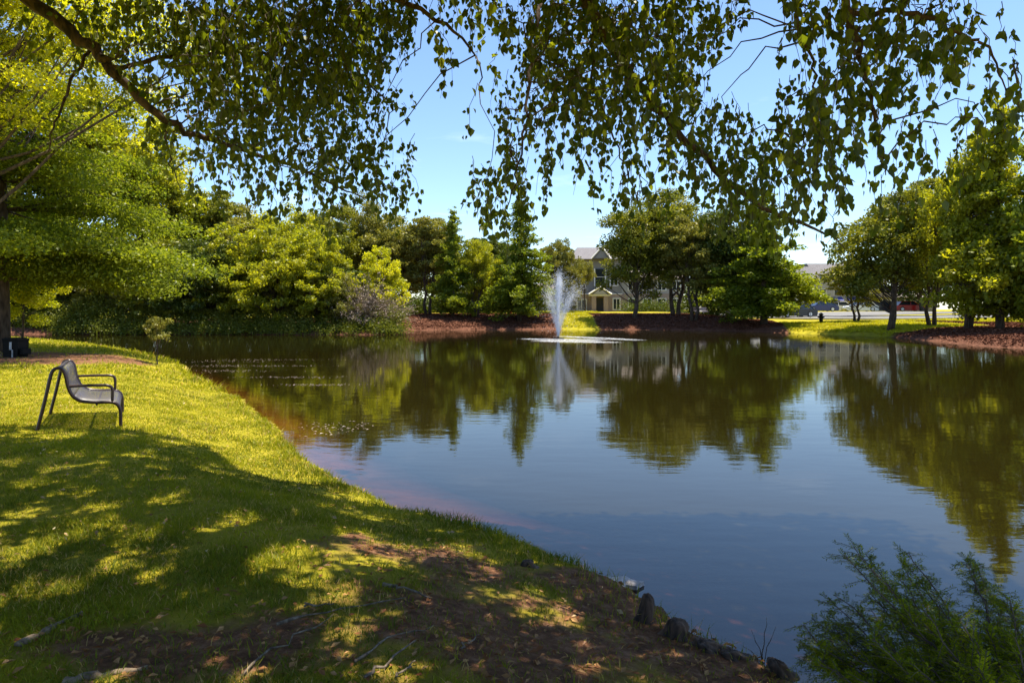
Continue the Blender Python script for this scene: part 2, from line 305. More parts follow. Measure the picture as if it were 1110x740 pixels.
def strawmask(x, y, sd):
    f = sst(44, 50, y)+sst(24, 25, x)*sst(28, 33, y); f = np.clip(f, 0, 1)
    u = 555+F*x/np.maximum(y, 1)
    g1 = np.exp(-((x-6.6)/2.0)**4)*(y > 55)                      # lawn slope in front of the house
    g2 = sst(22.6, 24.2, x-(y-58)*.25)*sst(46.8, 49.8, y-(x-27)*.15)*sst(38, 33, x)  # lawn slope on the right
    far = sst(11, 17, sd)*(1-sst(20, 23, x)); farr = sst(13, 15, sd)*sst(20, 23, x)
    return np.clip(f*(1-g1)*(1-g2)*(1-far)*(1-farr), 0, 1)
me_ = fastmesh('ground', np.stack([X, Y, Z], -1).reshape(-1, 3), [(lambda i: np.stack([i[:-1, :-1], i[:-1, 1:], i[1:, 1:], i[1:, :-1]], -1).reshape(-1, 4))(np.arange(X.size).reshape(X.shape))], M['ground'], smooth=True)
tag(me_, 'grassy ground and pond banks with bare earth and pine straw', kind='structure')
for nm, val in (('dirt', dirtmask(X, Y, SD)), ('straw', strawmask(X, Y, SD)), ('bed', sst(-.02, -.12, SD)*(Z < WZ)*(Y < 32))):
    a = me_.data.attributes.new(nm, 'FLOAT', 'POINT'); a.data.foreach_set('value', val.astype(np.float32).ravel())
# water sheet
wx = -5+3.0*np.sinh(np.linspace(-math.asinh(50/3.), math.asinh(42/3.), 320)); wy = 5+3*np.sinh(np.linspace(-math.asinh(5/3.), math.asinh(66/3.), 320))
WX, WY = np.meshgrid(wx, wy); wsd = sdist(WX, WY).reshape(WX.shape)
wo = fastmesh('pond_water', np.stack([WX, WY, np.full_like(WX, WZ)], -1).reshape(-1, 3), [(lambda i: np.stack([i[:-1, :-1], i[:-1, 1:], i[1:, 1:], i[1:, :-1]], -1).reshape(-1, 4))(np.arange(WX.size).reshape(WX.shape))], M['water'], smooth=True)
tag(wo, 'still murky pond water mirroring the trees and sky', kind='structure')
a = wo.data.attributes.new('shallow', 'FLOAT', 'POINT'); a.data.foreach_set('value', (.85*sst(-1.7, -.1, wsd)**1.3*sst(30, 15, WY)*(.6+.7*fbm(WX, WY, .5, 40))).clip(0, .9).astype(np.float32).ravel())
# road with kerbs
def strip(name, cl, hw, mt, dz, label, z1=None, nsub=14):
    P = []
    cl = np.array(cl, float); t = np.linspace(0, len(cl)-1, (len(cl)-1)*nsub+1); cx = np.interp(t, range(len(cl)), cl[:, 0]); cy = np.interp(t, range(len(cl)), cl[:, 1])
    for _ in range(12): cx[1:-1] = (cx[:-2]+cx[1:-1]*2+cx[2:])/4; cy[1:-1] = (cy[:-2]+cy[1:-1]*2+cy[2:])/4
    T = unit(np.stack([np.gradient(cx), np.gradient(cy)], -1)); Nn = np.stack([-T[:, 1], T[:, 0]], -1); m = len(hw); V = []
    for off, zz in hw: 
        xx = cx+Nn[:, 0]*off; yy = cy+Nn[:, 1]*off; V.append(np.stack([xx, yy, height(xx, yy)+zz], -1))
    V = np.stack(V, 1); i = np.arange(V.shape[0]*m).reshape(-1, m); Q = np.stack([i[:-1, :-1], i[1:, :-1], i[1:, 1:], i[:-1, 1:]], -1).reshape(-1, 4)
    return tag(fastmesh(name, V.reshape(-1, 3), [Q], mt), label, kind='structure')
RC = [(29,96),(28.5,84),(31,74),(35,69.5),(42,67),(52,66),(64,69),(84,78),(120,95)]
strip('road', RC, [(-3.6+k*.8, .045) for k in range(10)], M['road'], .05, 'grey asphalt road curving behind the right bank')
for s in (-1, 1): strip('road_kerb', RC, [(s*3.6, .0), (s*3.6, .15), (s*3.78, .15), (s*3.78, 0)], M['kerb'], 0, 'pale concrete kerb along the road')
strip('parking_lot', [(30,84),(45,84),(60,84),(90,88)], [(-7+k*1.4, .05) for k in range(11)], M['road'], .05, 'asphalt parking area before the far building')

# ------------------------------------------------------------------ grass, litter
def frust_pts(n, y0, y1, pw=1.0, margin=.5, xmax=9e9):
    u = rng.random(n); y = (y0**(1-pw)+(y1**(1-pw)-y0**(1-pw))*u)**(1/(1-pw)) if pw != 1 else y0*(y1/y0)**u
    x = (rng.random(n)*2-1)*(y*.76+margin); return x, y
def make_grass(n, y0, y1, hb, wb, pw=1.0):
    x, y = frust_pts(n, y0, y1, pw); k = (x < 2.2); x = x[k]; y = y[k]; sd = sdist(x, y); dm = dirtmask(x, y, sd)
    k = (sd > .03) & (rng.random(len(x)) > np.clip(dm*1.5-.08+.55*sst(.5, .75, fbm(x, y, 2.6, 95))*sst(9, 4, y), 0, .93)); x, y, sd = x[k], y[k], sd[k]; z = height(x, y, sd); return x, y, z, sd
def blades(x, y, z, sd, hb, wb, far=False):
    n = len(x); tuft = .5+vn(x, y, 3.3, 8); edge = 1+.9*np.exp(-(sd/.35)**2); h = hb*tuft*edge*(.6+.8*rng.random(n))*(1+.012*y); wd = wb*(.7+.6*rng.random(n))*(1+y*.10)
    a = rng.random(n)*2*math.pi; s = np.stack([np.cos(a), np.sin(a), 0*a], -1); b = rng.random(n)*2*math.pi; ln = (.25+.75*rng.random(n))*h; le = np.stack([np.cos(b)*ln, np.sin(b)*ln, 0*b], -1)
    p = np.stack([x, y, z-.01], -1); up = np.zeros((n, 3)); up[:, 2] = h
    V = np.stack([p-s*wd[:, None]/2, p+s*wd[:, None]/2, p+le*.3+up*.55+s*wd[:, None]*.4, p+le*.3+up*.55-s*wd[:, None]*.4, p+le+up*.95], 1).reshape(-1, 3)
    i = np.arange(n)[:, None]*5; tt = np.clip(-.05+.7*fbm(x, y, 1.3, 50)+.35*(rng.random(n)-.5)+.22*sst(5, 11, y), 0, .88); tt[rng.random(n) < .04+.10*sst(.45, .7, fbm(x, y, 2.2, 91))] = 1.0
    return V, i+np.array([0, 1, 2, 3]), i+np.array([3, 2, 4]), tt
VV = []; QQ = []; TT = []; tn = []; off = 0
for (n, y0, y1, hb, wb) in ((260000, 2.3, 7, .036, .0034), (210000, 7, 16, .036, .005), (90000, 16, 40, .06, .008)):
    x, y, z, sd = make_grass(n, y0, y1, hb, wb); V, q, t, tt = blades(x, y, z, sd, hb, wb); VV.append(V); QQ.append(q+off); TT.append(t+off); tn.append(tt); off += len(V)
tag(fastmesh('lawn_grass', np.concatenate(VV), [np.concatenate(QQ), np.concatenate(TT)], M['grass'], np.concatenate(tn+tn)), 'short green grass blades covering the near lawn', kind='stuff')
# far lawn slopes beyond the pond: coarser tufts
x = rng.uniform(22, 48, 60000); y = rng.uniform(46, 64, 60000); x2 = rng.uniform(3, 10.5, 14000); y2 = rng.uniform(66, 90, 14000); x = np.concatenate([x, x2]); y = np.concatenate([y, y2]); sd = sdist(x, y)
rd = np.array([[np.hypot(0, 0)]]); rcx = np.interp(x, [p[0] for p in RC], [p[1] for p in RC]); k = (sd > .2) & (strawmask(x, y, sd) < .4) & (np.abs(y-rcx) > 4.6); x, y, sd = x[k], y[k], sd[k]
V, q, t, tt = blades(x, y, height(x, y, sd), sd, .06, .012); tag(fastmesh('far_grass', V, [q, t], M['grass'], np.concatenate([tt, tt])*.2+.66), 'bright yellow green grass on the slopes across the pond', kind='stuff')
def litter(x, y, z, s, mt, name, label, flat=.35):
    n = len(x); a = rng.random(n)*6.283; ax = np.stack([np.cos(a), np.sin(a), flat*(rng.random(n)-.5)*2], -1); nr = np.stack([flat*rng.normal(size=n), flat*rng.normal(size=n), np.ones(n)], -1)
    ax = unit(ax); sd_ = unit(np.cross(ax, nr)); l = s*(.6+.8*rng.random(n)); c = np.stack([x, y, z], -1); w_ = l*(.3+.3*rng.random(n)); nn = unit(nr)
    V = np.stack([c-ax*l[:, None]*.5, c+sd_*w_[:, None]*.5-ax*l[:, None]*.1+nn*(l*.12)[:, None], c+ax*l[:, None]*.5, c-sd_*w_[:, None]*.5-ax*l[:, None]*.1+nn*(l*.12)[:, None]], 1).reshape(-1, 3)
    i = np.arange(n)[:, None]*4; tt = rng.random(n)**1.6; return tag(fastmesh(name, V, [i+np.array([0, 1, 2]), i+np.array([0, 2, 3])], mt, np.concatenate([tt, tt])), label, kind='stuff')
x, y = frust_pts(9000, 2.3, 8); k = x < 2.2; x, y = x[k], y[k]; sd = sdist(x, y); dm = dirtmask(x, y, sd); k = (sd > .05) & (rng.random(len(x)) < .08+.9*dm); x, y, sd = x[k], y[k], sd[k]
litter(x, y, height(x, y, sd)+.012, .04, M['litter'], 'fallen_leaf_litter', 'dry brown and tan leaves scattered over the foreground earth')
x, y = frust_pts(1300, 4, 20); k = x < 2; x, y = x[k], y[k]; sd = sdist(x, y); k = sd > .1; x, y, sd = x[k], y[k], sd[k]
litter(x, y, height(x, y, sd)+.05, .035, leafmat('yellow_dead_leaf', (.26, .14, .03), (.45, .34, .10), .2, 1.1), 'yellow_leaf_litter', 'small yellow leaves dropped on top of the lawn', .6)
# pine straw clumps on the far banks
n = 60000; x = np.concatenate([rng.uniform(-12, 26, n), rng.uniform(24, 48, n)]); y = np.concatenate([rng.uniform(60, 78, n), rng.uniform(34, 62, n)]); sd = sdist(x, y); k = (sd > .1) & (strawmask(x, y, sd) > .5); x, y, sd = x[k], y[k], sd[k]
litter(x, y, height(x, y, sd)+.02, .16, leafmat('pine_straw', (.06, .022, .012), (.22, .10, .065), 0, 1, 0), 'pine_straw', 'reddish brown pine straw mulch strewn over the far banks', .7)
# floating debris close to the left shore
t = rng.random(900); k = rng.integers(0, 8, 900); cxs = np.array([-11, -10.2, -9.4, -8.2, -6.6, -5.2, -9.8, -3.0, -1.2]); cys = np.array([26, 24, 22, 24, 20, 18, 27, 11.5, 7.6]); 
x = cxs[k]+rng.normal(size=900)*np.array([1.2, 1, .9, 1.1, .9, .6, 1.6, .35, .3])[k]; y = cys[k]+rng.normal(size=900)*np.array([.35, .35, .3, .15, .15, .12, .2, .3, .25])[k]; sd = sdist(x, y); q = sd < -.15
litter(x[q], y[q], np.full(q.sum(), WZ+.006), .05, leafmat('floating_leaf', (.22, .16, .11), (.42, .35, .27), 0, 1, .05), 'floating_debris', 'pale leaves and scum floating near the left shore', .05)

# ------------------------------------------------------------------ trees
def branch_path(p0, p1, rise, m=7, wig=.06):
    t = np.linspace(0, 1, m)[:, None]; P = p0+(p1-p0)*t; P[:, 2] += rise*np.sin(t[:, 0]*math.pi); L_ = np.linalg.norm(p1-p0); P[1:-1] += rng.normal(size=(m-2, 3))*wig*L_*.3; return P
def leafcloud(cl, rad, per, size, flat=.75, up=.6, asp=.6, lift=None):
    """leaves gathered round clump centres cl (k,3) with radii rad (k)"""
    k = len(cl); n = (per*(rad/rad.mean())**2).astype(int)+1; idx = np.repeat(np.arange(k), n); m = len(idx)
    d = unit(rng.normal(size=(m, 3)))*(rng.random(m)**.45)[:, None]; d[:, 2] *= flat; c = cl[idx]+d*rad[idx][:, None]
    nr = unit(rng.normal(size=(m, 3))*np.array([1, 1, 1])+np.array([0, 0, up])+d*.6); ax = unit(rng.normal(size=(m, 3))+np.array([0, 0, -.3])); s = size*(.6+.8*rng.random(m))
    V, Q = cards(c, ax, nr, s, s*asp); tt = np.clip(.5+.25*rng.normal(size=m)+.25*(rng.random(k)[idx]-.5)*2, 0, 1); return V, Q, tt
def make_tree(kind, H, R, base=.25, nl=14000, size=.2, stems=1, tr=.16, lean=0, ncl=90, seed=0, rs=1.0, fl=.7, up=.8, st=1.0):
    """returns (trunk mesh, crown mesh)"""
    global rng
    rng = np.random.default_rng(seed+100); tb = MB(); cl = []; rad = []
    if kind == 'cone':
        tp = np.array([[0, 0, -.3], [0, 0, H*.3], [lean*.3, 0, H*.65], [lean, 0, H*.985]]); tb.tube(tp, [tr*1.25, tr*.85, tr*.5, .02], 9)
        z = base*H
        while z < H*.99:
            f = (z-base*H)/(H*(1-base)); r = R*((1-f)**.68)*(.86+.24*rng.random()); r *= min(1, .6+f*4)
            for b in range(int(5+2*(1-f))):
                a = rng.random()*6.283; rr = r*(.6+.5*rng.random())+.15; e = np.array([math.cos(a)*rr, math.sin(a)*rr, z-.10*rr+rng.normal()*.03*H]); p0 = np.array([0, 0, z-.02*H])
                if rr > .6: tb.tube(branch_path(p0, e, .08*rr, 4), [.05*rr/R+.015, .03, .02, .008], 4, False)
                for t_ in np.linspace(.3, 1.0, max(2, int(rr*1.8))): cl.append(p0+(e-p0)*t_+np.array([0, 0, .08*rr*math.sin(t_*3.14)])); rad.append(.21*R*(1.15-.45*t_)*(.35+.75*(1-f))*(.7+.6*rng.random())+.12)
            z += H*(.028+.012*rng.random())*st
        flat = .6 if fl == .7 else fl
    else:
        nl_ = 5+int(rng.integers(0, 3)); lobes = []
        for k in range(nl_):
            a = k*6.283/nl_+rng.random(); rr = R*.5*rng.random()**.5*(.8 if k else 0); zz = H*(base+(1-base)*(.3+.45*rng.random())); lobes.append((np.array([math.cos(a)*rr, math.sin(a)*rr, zz]), R*(.5+.18*rng.random()), H*(1-base)*(.24+.06*rng.random())))
        lobes.append((np.array([rng.normal()*.1*R, rng.normal()*.1*R, H*(base+(1-base)*.74)]), R*.52, H*(1-base)*.26)); lobes.append((np.array([0, 0, H*(base+(1-base)*.45)]), R*.82, H*(1-base)*.42))
        for k in range(ncl):
            c, r1, r2 = lobes[int(rng.integers(len(lobes)))]; d = unit(rng.normal(size=3)); q = .72+.33*rng.random() if rng.random() < .8 else rng.random()*.7
            p = c+d*np.array([r1, r1, r2])*q
            if p[2] < H*base*.75: p[2] = H*base*.8+rng.random()*.5
            if p[2] > H: p[2] = H-.2*rng.random()
            cl.append(p); rad.append(R*(.11+.13*rng.random())*rs)
        for s in range(stems):
            o = np.array([math.cos(s*2.3)*tr*1.3, math.sin(s*2.3)*tr*1.3, 0]) if stems > 1 else np.zeros(3); top = np.array([o[0]*5+rng.normal()*.12*R, o[1]*5+rng.normal()*.12*R, H*.86]); P = branch_path(o+[0, 0, -.3], top, 0, 8, .05)
            tb.tube(P, tr*np.array([1.35, 1.0, .85, .7, .55, .4, .25, .1]), 9)
            for k in range(int(ncl*.33/stems)):
                c = cl[int(rng.integers(len(cl)))]; f = np.clip((c[2]/H-.15)*.85+.05*rng.normal(), .18, .8); i = f*7; j = int(i); p0 = P[j]+(P[min(j+1, 7)]-P[j])*(i-j); r0 = tr*(1-f)*.5
                tb.tube(branch_path(p0, c, -.04*R, 5), np.array([r0, r0*.75, r0*.55, r0*.35, .012]), 5, False)
        flat = fl
    cl = np.array(cl); rad = np.array(rad)
    V, Q, tt = leafcloud(cl, rad, nl/len(cl), size, flat, up)
    a = tb.build('trunk', M['bark'], None, True); b = fastmesh('crown', V, [Q], M['oak'], tt); ma, mb = a.data, b.data; bpy.data.objects.remove(a); bpy.data.objects.remove(b); return ma, mb
def put(name, data, loc, sc, rz, mt, label, cat='tree', group=None, bark=None):
    r = empty(name, loc, rz, label, cat, group); r.scale = sc
    for nm, d, m in (('trunk', data[0], bark), ('crown', data[1], mt)):
        o = bpy.data.objects.new(nm, d); link(o, r)
        if m: o.material_slots[0].link = 'OBJECT'; o.material_slots[0].material = m
    return r
PR = {'o1': (make_tree('b', 10, 4.2, .17, 26000, .20, 1, .17, ncl=150, seed=1), 10, 4.2), 'o2': (make_tree('b', 10, 4.0, .17, 26000, .20, 2, .15, ncl=150, seed=2), 10, 4.0), 'o3': (make_tree('b', 10, 3.6, .2, 24000, .20, 2, .13, ncl=170, rs=.85, fl=.55, seed=3), 10, 3.6),
      'o4': (make_tree('b', 10, 3.8, .48, 17000, .20, 1, .15, ncl=100, seed=11), 10, 3.8),
      'c1': (make_tree('cone', 11, 3.0, .10, 30000, .19, tr=.17, seed=4), 11, 3.0), 'c2': (make_tree('cone', 11, 2.6, .08, 26000, .19, tr=.15, seed=5), 11, 2.6),
      's1': (make_tree('b', 6, 3.4, .02, 32000, .15, 3, .07, ncl=420, rs=.62, fl=.6, seed=6), 6, 3.4), 's2': (make_tree('b', 6, 3.0, .02, 30000, .15, 3, .07, ncl=400, rs=.62, fl=.6, seed=7), 6, 3.0)}
def tree_at(name, key, u, d, vt, hw, mt, label, cat='tree', group=None, rz=None, zb=None):
    """u: column, d: distance, vt: row of the top, hw: half-width in columns"""
    data, h0, r0 = PR[key]; x = (u-555)/F*d; z = H1(x, d) if zb is None else zb; H = 1.5+(335-vt)/F*d-z; r = hw/F*d*1.0
    return put(name, data, (x, d, z), (r/r0, r/r0, H/h0), random.random()*6.28 if rz is None else rz, M[mt], label, cat, group)
gF = 'trees along the far bank'; gL = 'shrubs crowding the left bank'; gR = 'trees on the right bank'; gB = 'trees rising behind the left bank shrubs'
tree_at('broadleaf_tree', 'o1', 396, 78, 214, 44, 'olive', 'tall olive green tree rising above the yellow shrub at the end of the left bank', group=gF)
tree_at('broadleaf_tree', 'o2', 432, 76, 231, 48, 'olive', 'rounded pale olive tree directly left of the paired round trees before the pointed tree', group=gF)
tree_at('broadleaf_tree', 'o3', 464, 73, 233, 42, 'olive', 'round topped olive tree immediately left of the slim pointed conifer', group=gF)
tree_at('conical_tree', 'c2', 491, 70.5, 226, 27, 'cypress', 'slim pointed green conifer between round olive tree and small yellow green tree', group=gF)
tree_at('broadleaf_tree', 'o2', 517, 71, 260, 28, 'bright', 'short yellow green tree between the two pointed conifers', group=gF)
tree_at('broadleaf_tree', 'o3', 529, 80, 254, 30, 'dark', 'dark green tree set back between the two pointed conifers', group=gF)
tree_at('bald_cypress', 'c1', 563, 69.5, 216, 42, 'cypress', 'largest cone shaped green tree just left of the fountain jet', group=gF)
tree_at('broadleaf_tree', 's1', 611, 82, 256, 27, 'olive', 'grey green tree covering the left side of the house', group=gF)
tree_at('broadleaf_tree', 'o4', 634, 86, 282, 16, 'olive', 'small grey green tree standing before the house front under the slate roof', group=gF)
tree_at('broadleaf_tree', 'o1', 687, 70, 222, 54, 'oak', 'full leafy tree right of the house with a single pale trunk', group=gF)
tree_at('broadleaf_tree', 'o2', 733, 71, 202, 56, 'oak', 'tallest tree on the far bank, second to the right of the house', group=gF)
tree_at('broadleaf_tree', 'o3', 752, 67, 234, 44, 'olive', 'twin stemmed tree on the far bank in front of the tallest one', group=gF)
tree_at('broadleaf_tree', 'o1', 793, 66, 220, 56, 'dark', 'dark leafy tree behind the hanging birch sprays on the far bank', group=gF)
tree_at('bald_cypress', 'c1', 828, 62, 210, 60, 'cypress', 'broad cypress at the right end of the far bank, left of the parked cars', group=gF)
for u, d, v in ((660, 110, 262), (600, 112, 266), (545, 108, 262), (700, 105, 240), (770, 100, 238), (480, 104, 252), (440, 102, 246), (400, 100, 250)):
    tree_at('background_tree', random.choice(['o1', 'o2', 'o3']), u, d, v, 34, random.choice(['olive', 'dark', 'oak']), {660: 'distant tree showing above the slate roof of the house', 600: 'distant tree left of the slate roof, behind the grey green tree', 545: 'distant tree filling the gap left of the largest cone shaped tree', 700: 'distant tree behind the leafy tree with the pale trunk', 770: 'distant tree behind the dark leafy tree', 480: 'distant tree behind the slim pointed conifer', 440: 'distant tree behind the rounded pale olive tree', 400: 'distant tree behind the tall olive green tree at the left'}[u], group='distant trees behind the far bank')
# right bank
tree_at('small_tree', 'o3', 928, 62, 282, 36, 'olive', 'small low olive tree with drooping branches over the right lawn slope', group=gR)
tree_at('multi_stem_tree', 'o2', 963, 51, 206, 68, 'oak', 'two stemmed leafy tree at the corner of the right bank by the lawn slope', group=gR)
tree_at('multi_stem_tree', 'o3', 1010, 52, 190, 53, 'oak', 'leafy tree with forked trunk second along the right bank', group=gR)
tree_at('multi_stem_tree', 'o2', 1048, 46, 146, 54, 'bright', 'tall forked tree third along the right bank', group=gR)
tree_at('bald_cypress', 'c1', 1084, 44, 112, 66, 'bright', 'tallest bright green cypress on the right bank at the photo edge', group=gR)
tree_at('bald_cypress', 'c1', 1150, 41, 60, 66, 'cypress', 'dark cypress on the right bank beyond the tallest bright one', group=gR)
for u, d, v, lb in ((1000, 96, 268, 'distant tree across the road behind the forked trunks'), (1050, 90, 250, 'distant tree across the road left of the edge conifer'), (1095, 86, 230, 'distant tree across the road at the right photo edge')):
    tree_at('background_tree', 'o1', u, d, v, 44, 'dark', lb, group='distant trees across the road')
tree_at('shrub', 's1', 1104, 56, 322, 16, 'olive', 'rounded pale shrub by the road at the right photo edge', 'shrub')
# left bank shrubs
SHR = [(20, 56, 262, 70, 'dark', 'dark green shrub at the head of the cove by the left photo edge'), (75, 55, 262, 66, 'oak', 'dark green shrub in the cove, second from the left photo edge'), (130, 56, 256, 64, 'olive', 'green shrub behind the little sapling, left side'), (178, 55, 258, 60, 'oak', 'green shrub directly behind the little sapling'),
       (222, 55, 254, 60, 'dark', 'dark shrub right of the little sapling'), (258, 56, 244, 60, 'bright', 'yellow green shrub on the left bank nearest the dark shrub'), (302, 55, 238, 60, 'bright', 'tallest yellow green shrub in the middle of the left bank'),
       (346, 55, 250, 52, 'bright', 'yellow green shrub between the tallest shrub and the bare grey one'), (366, 54.6, 292, 38, 'olive', 'low olive shrub in front of the bare grey shrub'), (412, 57, 266, 37, 'yellow', 'bright yellow shrub at the tip of the left bank')]
for k, (u, d, v, hw, m, lb) in enumerate(SHR):
    if u < 110: d += 2
    tree_at('shrub', ('s1', 's2')[k % 2], u, d+.9, v, hw, m, lb, 'shrub', gL)
for u, d, v, m, lb in ((215, 68, 205, 'oak', 'green tree behind the dark shrub on the left bank'), (262, 70, 218, 'olive', 'olive tree behind the yellow green shrubs, left one'), (318, 68, 226, 'bright', 'yellow green tree behind the tallest left bank shrub'), (352, 74, 224, 'oak', 'green tree behind the bare grey shrub'), (150, 66, 120, 'bright', 'tall yellow green tree deep in the cove behind the sapling'), (80, 66, 90, 'oak', 'green tree deep in the cove left of the sapling'), (10, 66, 110, 'dark', 'dark tree deep in the cove at the left photo edge'), (-60, 66, 170, 'oak', 'green tree beyond the left photo edge')):
    tree_at('cove_tree', ('o1', 'o2', 'o3')[u % 3], u, d, v, 56 if u > 200 else 85, m, lb, group=gB)
# bare greyish shrub
rng = np.random.default_rng(55); r = empty('bare_shrub', (px(396, 0, 55)[0], 55.2, H1(px(396, 0, 55)[0], 55.2)), 0, 'greyish half bare twiggy shrub leaning over the water beside the yellow shrub', 'shrub', gL)
n = 900; a = rng.random(n)*6.283; el = .15+1.2*rng.random(n); ln = 4.0*(.35+.65*rng.random(n))*(.45+.8*vn(a*1.6, el*2.2, 1.0, 17)); e = np.stack([np.cos(a)*np.cos(el)*ln*1.0+.25*ln, np.sin(a)*np.cos(el)*ln*.8, np.sin(el)*ln*1.15], -1); t = np.linspace(0, 1, 5)[None, :, None]
P = e[:, None, :]*t; P[..., 2] += (np.sin(t[..., 0]*3.14)*.25*rng.random((n, 1))); P += rng.normal(size=P.shape)*.07*t; V, Q = tubes_fast(P, np.broadcast_to(np.array([.03, .02, .016, .013, .009]), (n, 5)), 3); fastmesh('stems', V, [Q], M['paler'], parent=r)
c = P[:, 2:].reshape(-1, 3); V, Q, tt = leafcloud(c, np.full(len(c), .22), 3.4, .12, .8); fastmesh('crown', V, [Q], M['grey'], tt, parent=r)
# low brush along the left water line
rng = np.random.default_rng(56); n = 1100; u = rng.uniform(-20, 441, n); d = 53.0+rng.random(n)*2.4+np.where(u < 60, 1.0, 0)+np.where(u < 20, 1, 0); c = np.stack([(u-555)/F*d, d, WZ+.12+(2.3*rng.random(n)+.2)*np.clip((d-53)/1.6, .12, 1)*(.5+.8*vn(u, u*0, .05, 4))], -1)
V, Q, tt = leafcloud(c, .4+.4*rng.random(n), 60, .13, .8); tag(fastmesh('water_edge_brush', V, [Q], M['oak'], tt*.55), 'dark low brush hanging over the left water line', kind='stuff')
# undergrowth and woods that read as one mass
rng = np.random.default_rng(57)
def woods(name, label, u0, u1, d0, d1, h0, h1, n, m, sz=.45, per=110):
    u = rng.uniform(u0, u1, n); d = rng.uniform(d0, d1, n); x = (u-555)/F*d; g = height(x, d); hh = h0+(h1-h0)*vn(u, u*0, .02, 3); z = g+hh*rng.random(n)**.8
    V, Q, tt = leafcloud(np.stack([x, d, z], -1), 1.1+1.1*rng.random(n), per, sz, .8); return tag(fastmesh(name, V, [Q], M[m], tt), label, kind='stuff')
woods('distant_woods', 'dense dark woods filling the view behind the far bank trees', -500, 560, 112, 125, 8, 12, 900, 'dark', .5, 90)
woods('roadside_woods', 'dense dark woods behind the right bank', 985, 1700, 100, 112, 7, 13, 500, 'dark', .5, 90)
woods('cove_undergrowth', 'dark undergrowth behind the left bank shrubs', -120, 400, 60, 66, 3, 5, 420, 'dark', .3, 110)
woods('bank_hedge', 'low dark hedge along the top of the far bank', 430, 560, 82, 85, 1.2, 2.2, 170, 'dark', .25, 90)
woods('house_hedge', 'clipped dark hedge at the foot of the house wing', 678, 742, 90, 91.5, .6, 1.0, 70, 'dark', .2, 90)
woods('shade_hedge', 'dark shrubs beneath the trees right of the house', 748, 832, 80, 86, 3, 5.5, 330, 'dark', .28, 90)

# near left trees: feathery cypress and bright broadleaf, at 18 to 26 m
def big_tree(name, kind, loc, H, R, base, nl, size, m, label, **kw):
    d = make_tree(kind, H, R, base, nl, size, **kw); return put(name, d, loc, (1, 1, 1), .4, M[m], label, 'tree')
big_tree('bald_cypress', 'cone', (-17.9, 24.0, H1(-17.9, 24)), 11.5, 8.0, .24, 95000, .12, 'cypress', 'large feathery cypress at the left lawn edge by the black bin', seed=21, tr=.2, fl=.22, up=2.2, st=2.1)
big_tree('maple_tree', 'b', (-17.4, 20.5, H1(-17.4, 20.5)), 17, 9.3, .31, 190000, .105, 'yellow', 'sunlit yellow green tree filling the upper left corner', seed=22, tr=.25, ncl=430, rs=.55, fl=.38, up=1.6)
big_tree('yellow_shrub', 'b', (-20.4, 28.5, H1(-20.4, 28.5)), 4.2, 1.9, .12, 14000, .09, 'yellow', 'low bright yellow shrub behind the black bin', seed=23, tr=.05, ncl=70)['category'] = 'shrub'
d = make_tree('b', 1.55, .62, .42, 2600, .055, 1, .022, ncl=60, seed=25); b_x = px(171, 0, 22.5)[0]
put('young_tree', d, (b_x, 22.5, H1(b_x, 22.5)), (1, 1, 1), 0, M['olive'], 'thin little sapling standing alone at the lawn corner by the water', 'sapling')

# ------------------------------------------------------------------ overhanging birches
rng = np.random.default_rng(77)
GRID = ["2445667889999985557999999860888888822",
        "1334567888888754224999999710558888843",
        "1023445888888611322999999400347777543",
        "0012344688888531226789998200588873355",
        "0011134777765300106568887753777644466",
        "0011122555566630006425338888888555333",
        "0000002444455640047504523688886433521",
        "0000000023333240056400542467853220000",
        "0000000001100001013000000145422000000"]
sunspots = [(250,560,.3),(180,540,.2),(40,590,.3),(100,575,.3),(150,580,.25),(230,570,.2),(310,600,.28),(365,640,.2),(330,625,.22),(450,575,.3),(430,592,.25),(385,672,.12),(375,690,.1),(555,700,.05),(750,712,.17),(270,733,.12),(130,730,.12),(230,715,.07),(500,560,.3),(15,560,.25),(390,560,.22)]
SPG = np.array([[(u-555)/F*(1.5*F/(v-335)), 1.5*F/(v-335), r*.72] for u, v, r in sunspots])
def lit_ground(P):
    g = P[:, 2]/SUN.z; gx = P[:, 0]-SUN.x*g; gy = P[:, 1]-SUN.y*g
    lit = np.zeros(len(P), bool); land = sdist(gx, gy) > -.3
    for x0, y0, r in SPG: lit |= ((gx-x0)**2+((gy-y0)*.8)**2) < (r*(.7+.6*vn(gx, gy, 4, 6)))**2
    lit |= (fbm(gx, gy, 1.15, 61) > .69) & (gy > 3.2); lit |= (fbm(gx, gy, 3.4, 71) > .70); lit &= (rng.random(len(P)) < .5+.5*(vn(gx, gy, 6.5, 81) > .42)); edge = 8.5+.9*(vn(gx, gy, .8, 12)-.5)*2+.25*np.clip(-gx-4, 0, 3)
    lit |= gy > edge; lit |= (gy > 7.2+.6*vn(gx, gy, 1.5, 2)) & (gx > -2.9-.7*(gy-7.4)); return lit & land
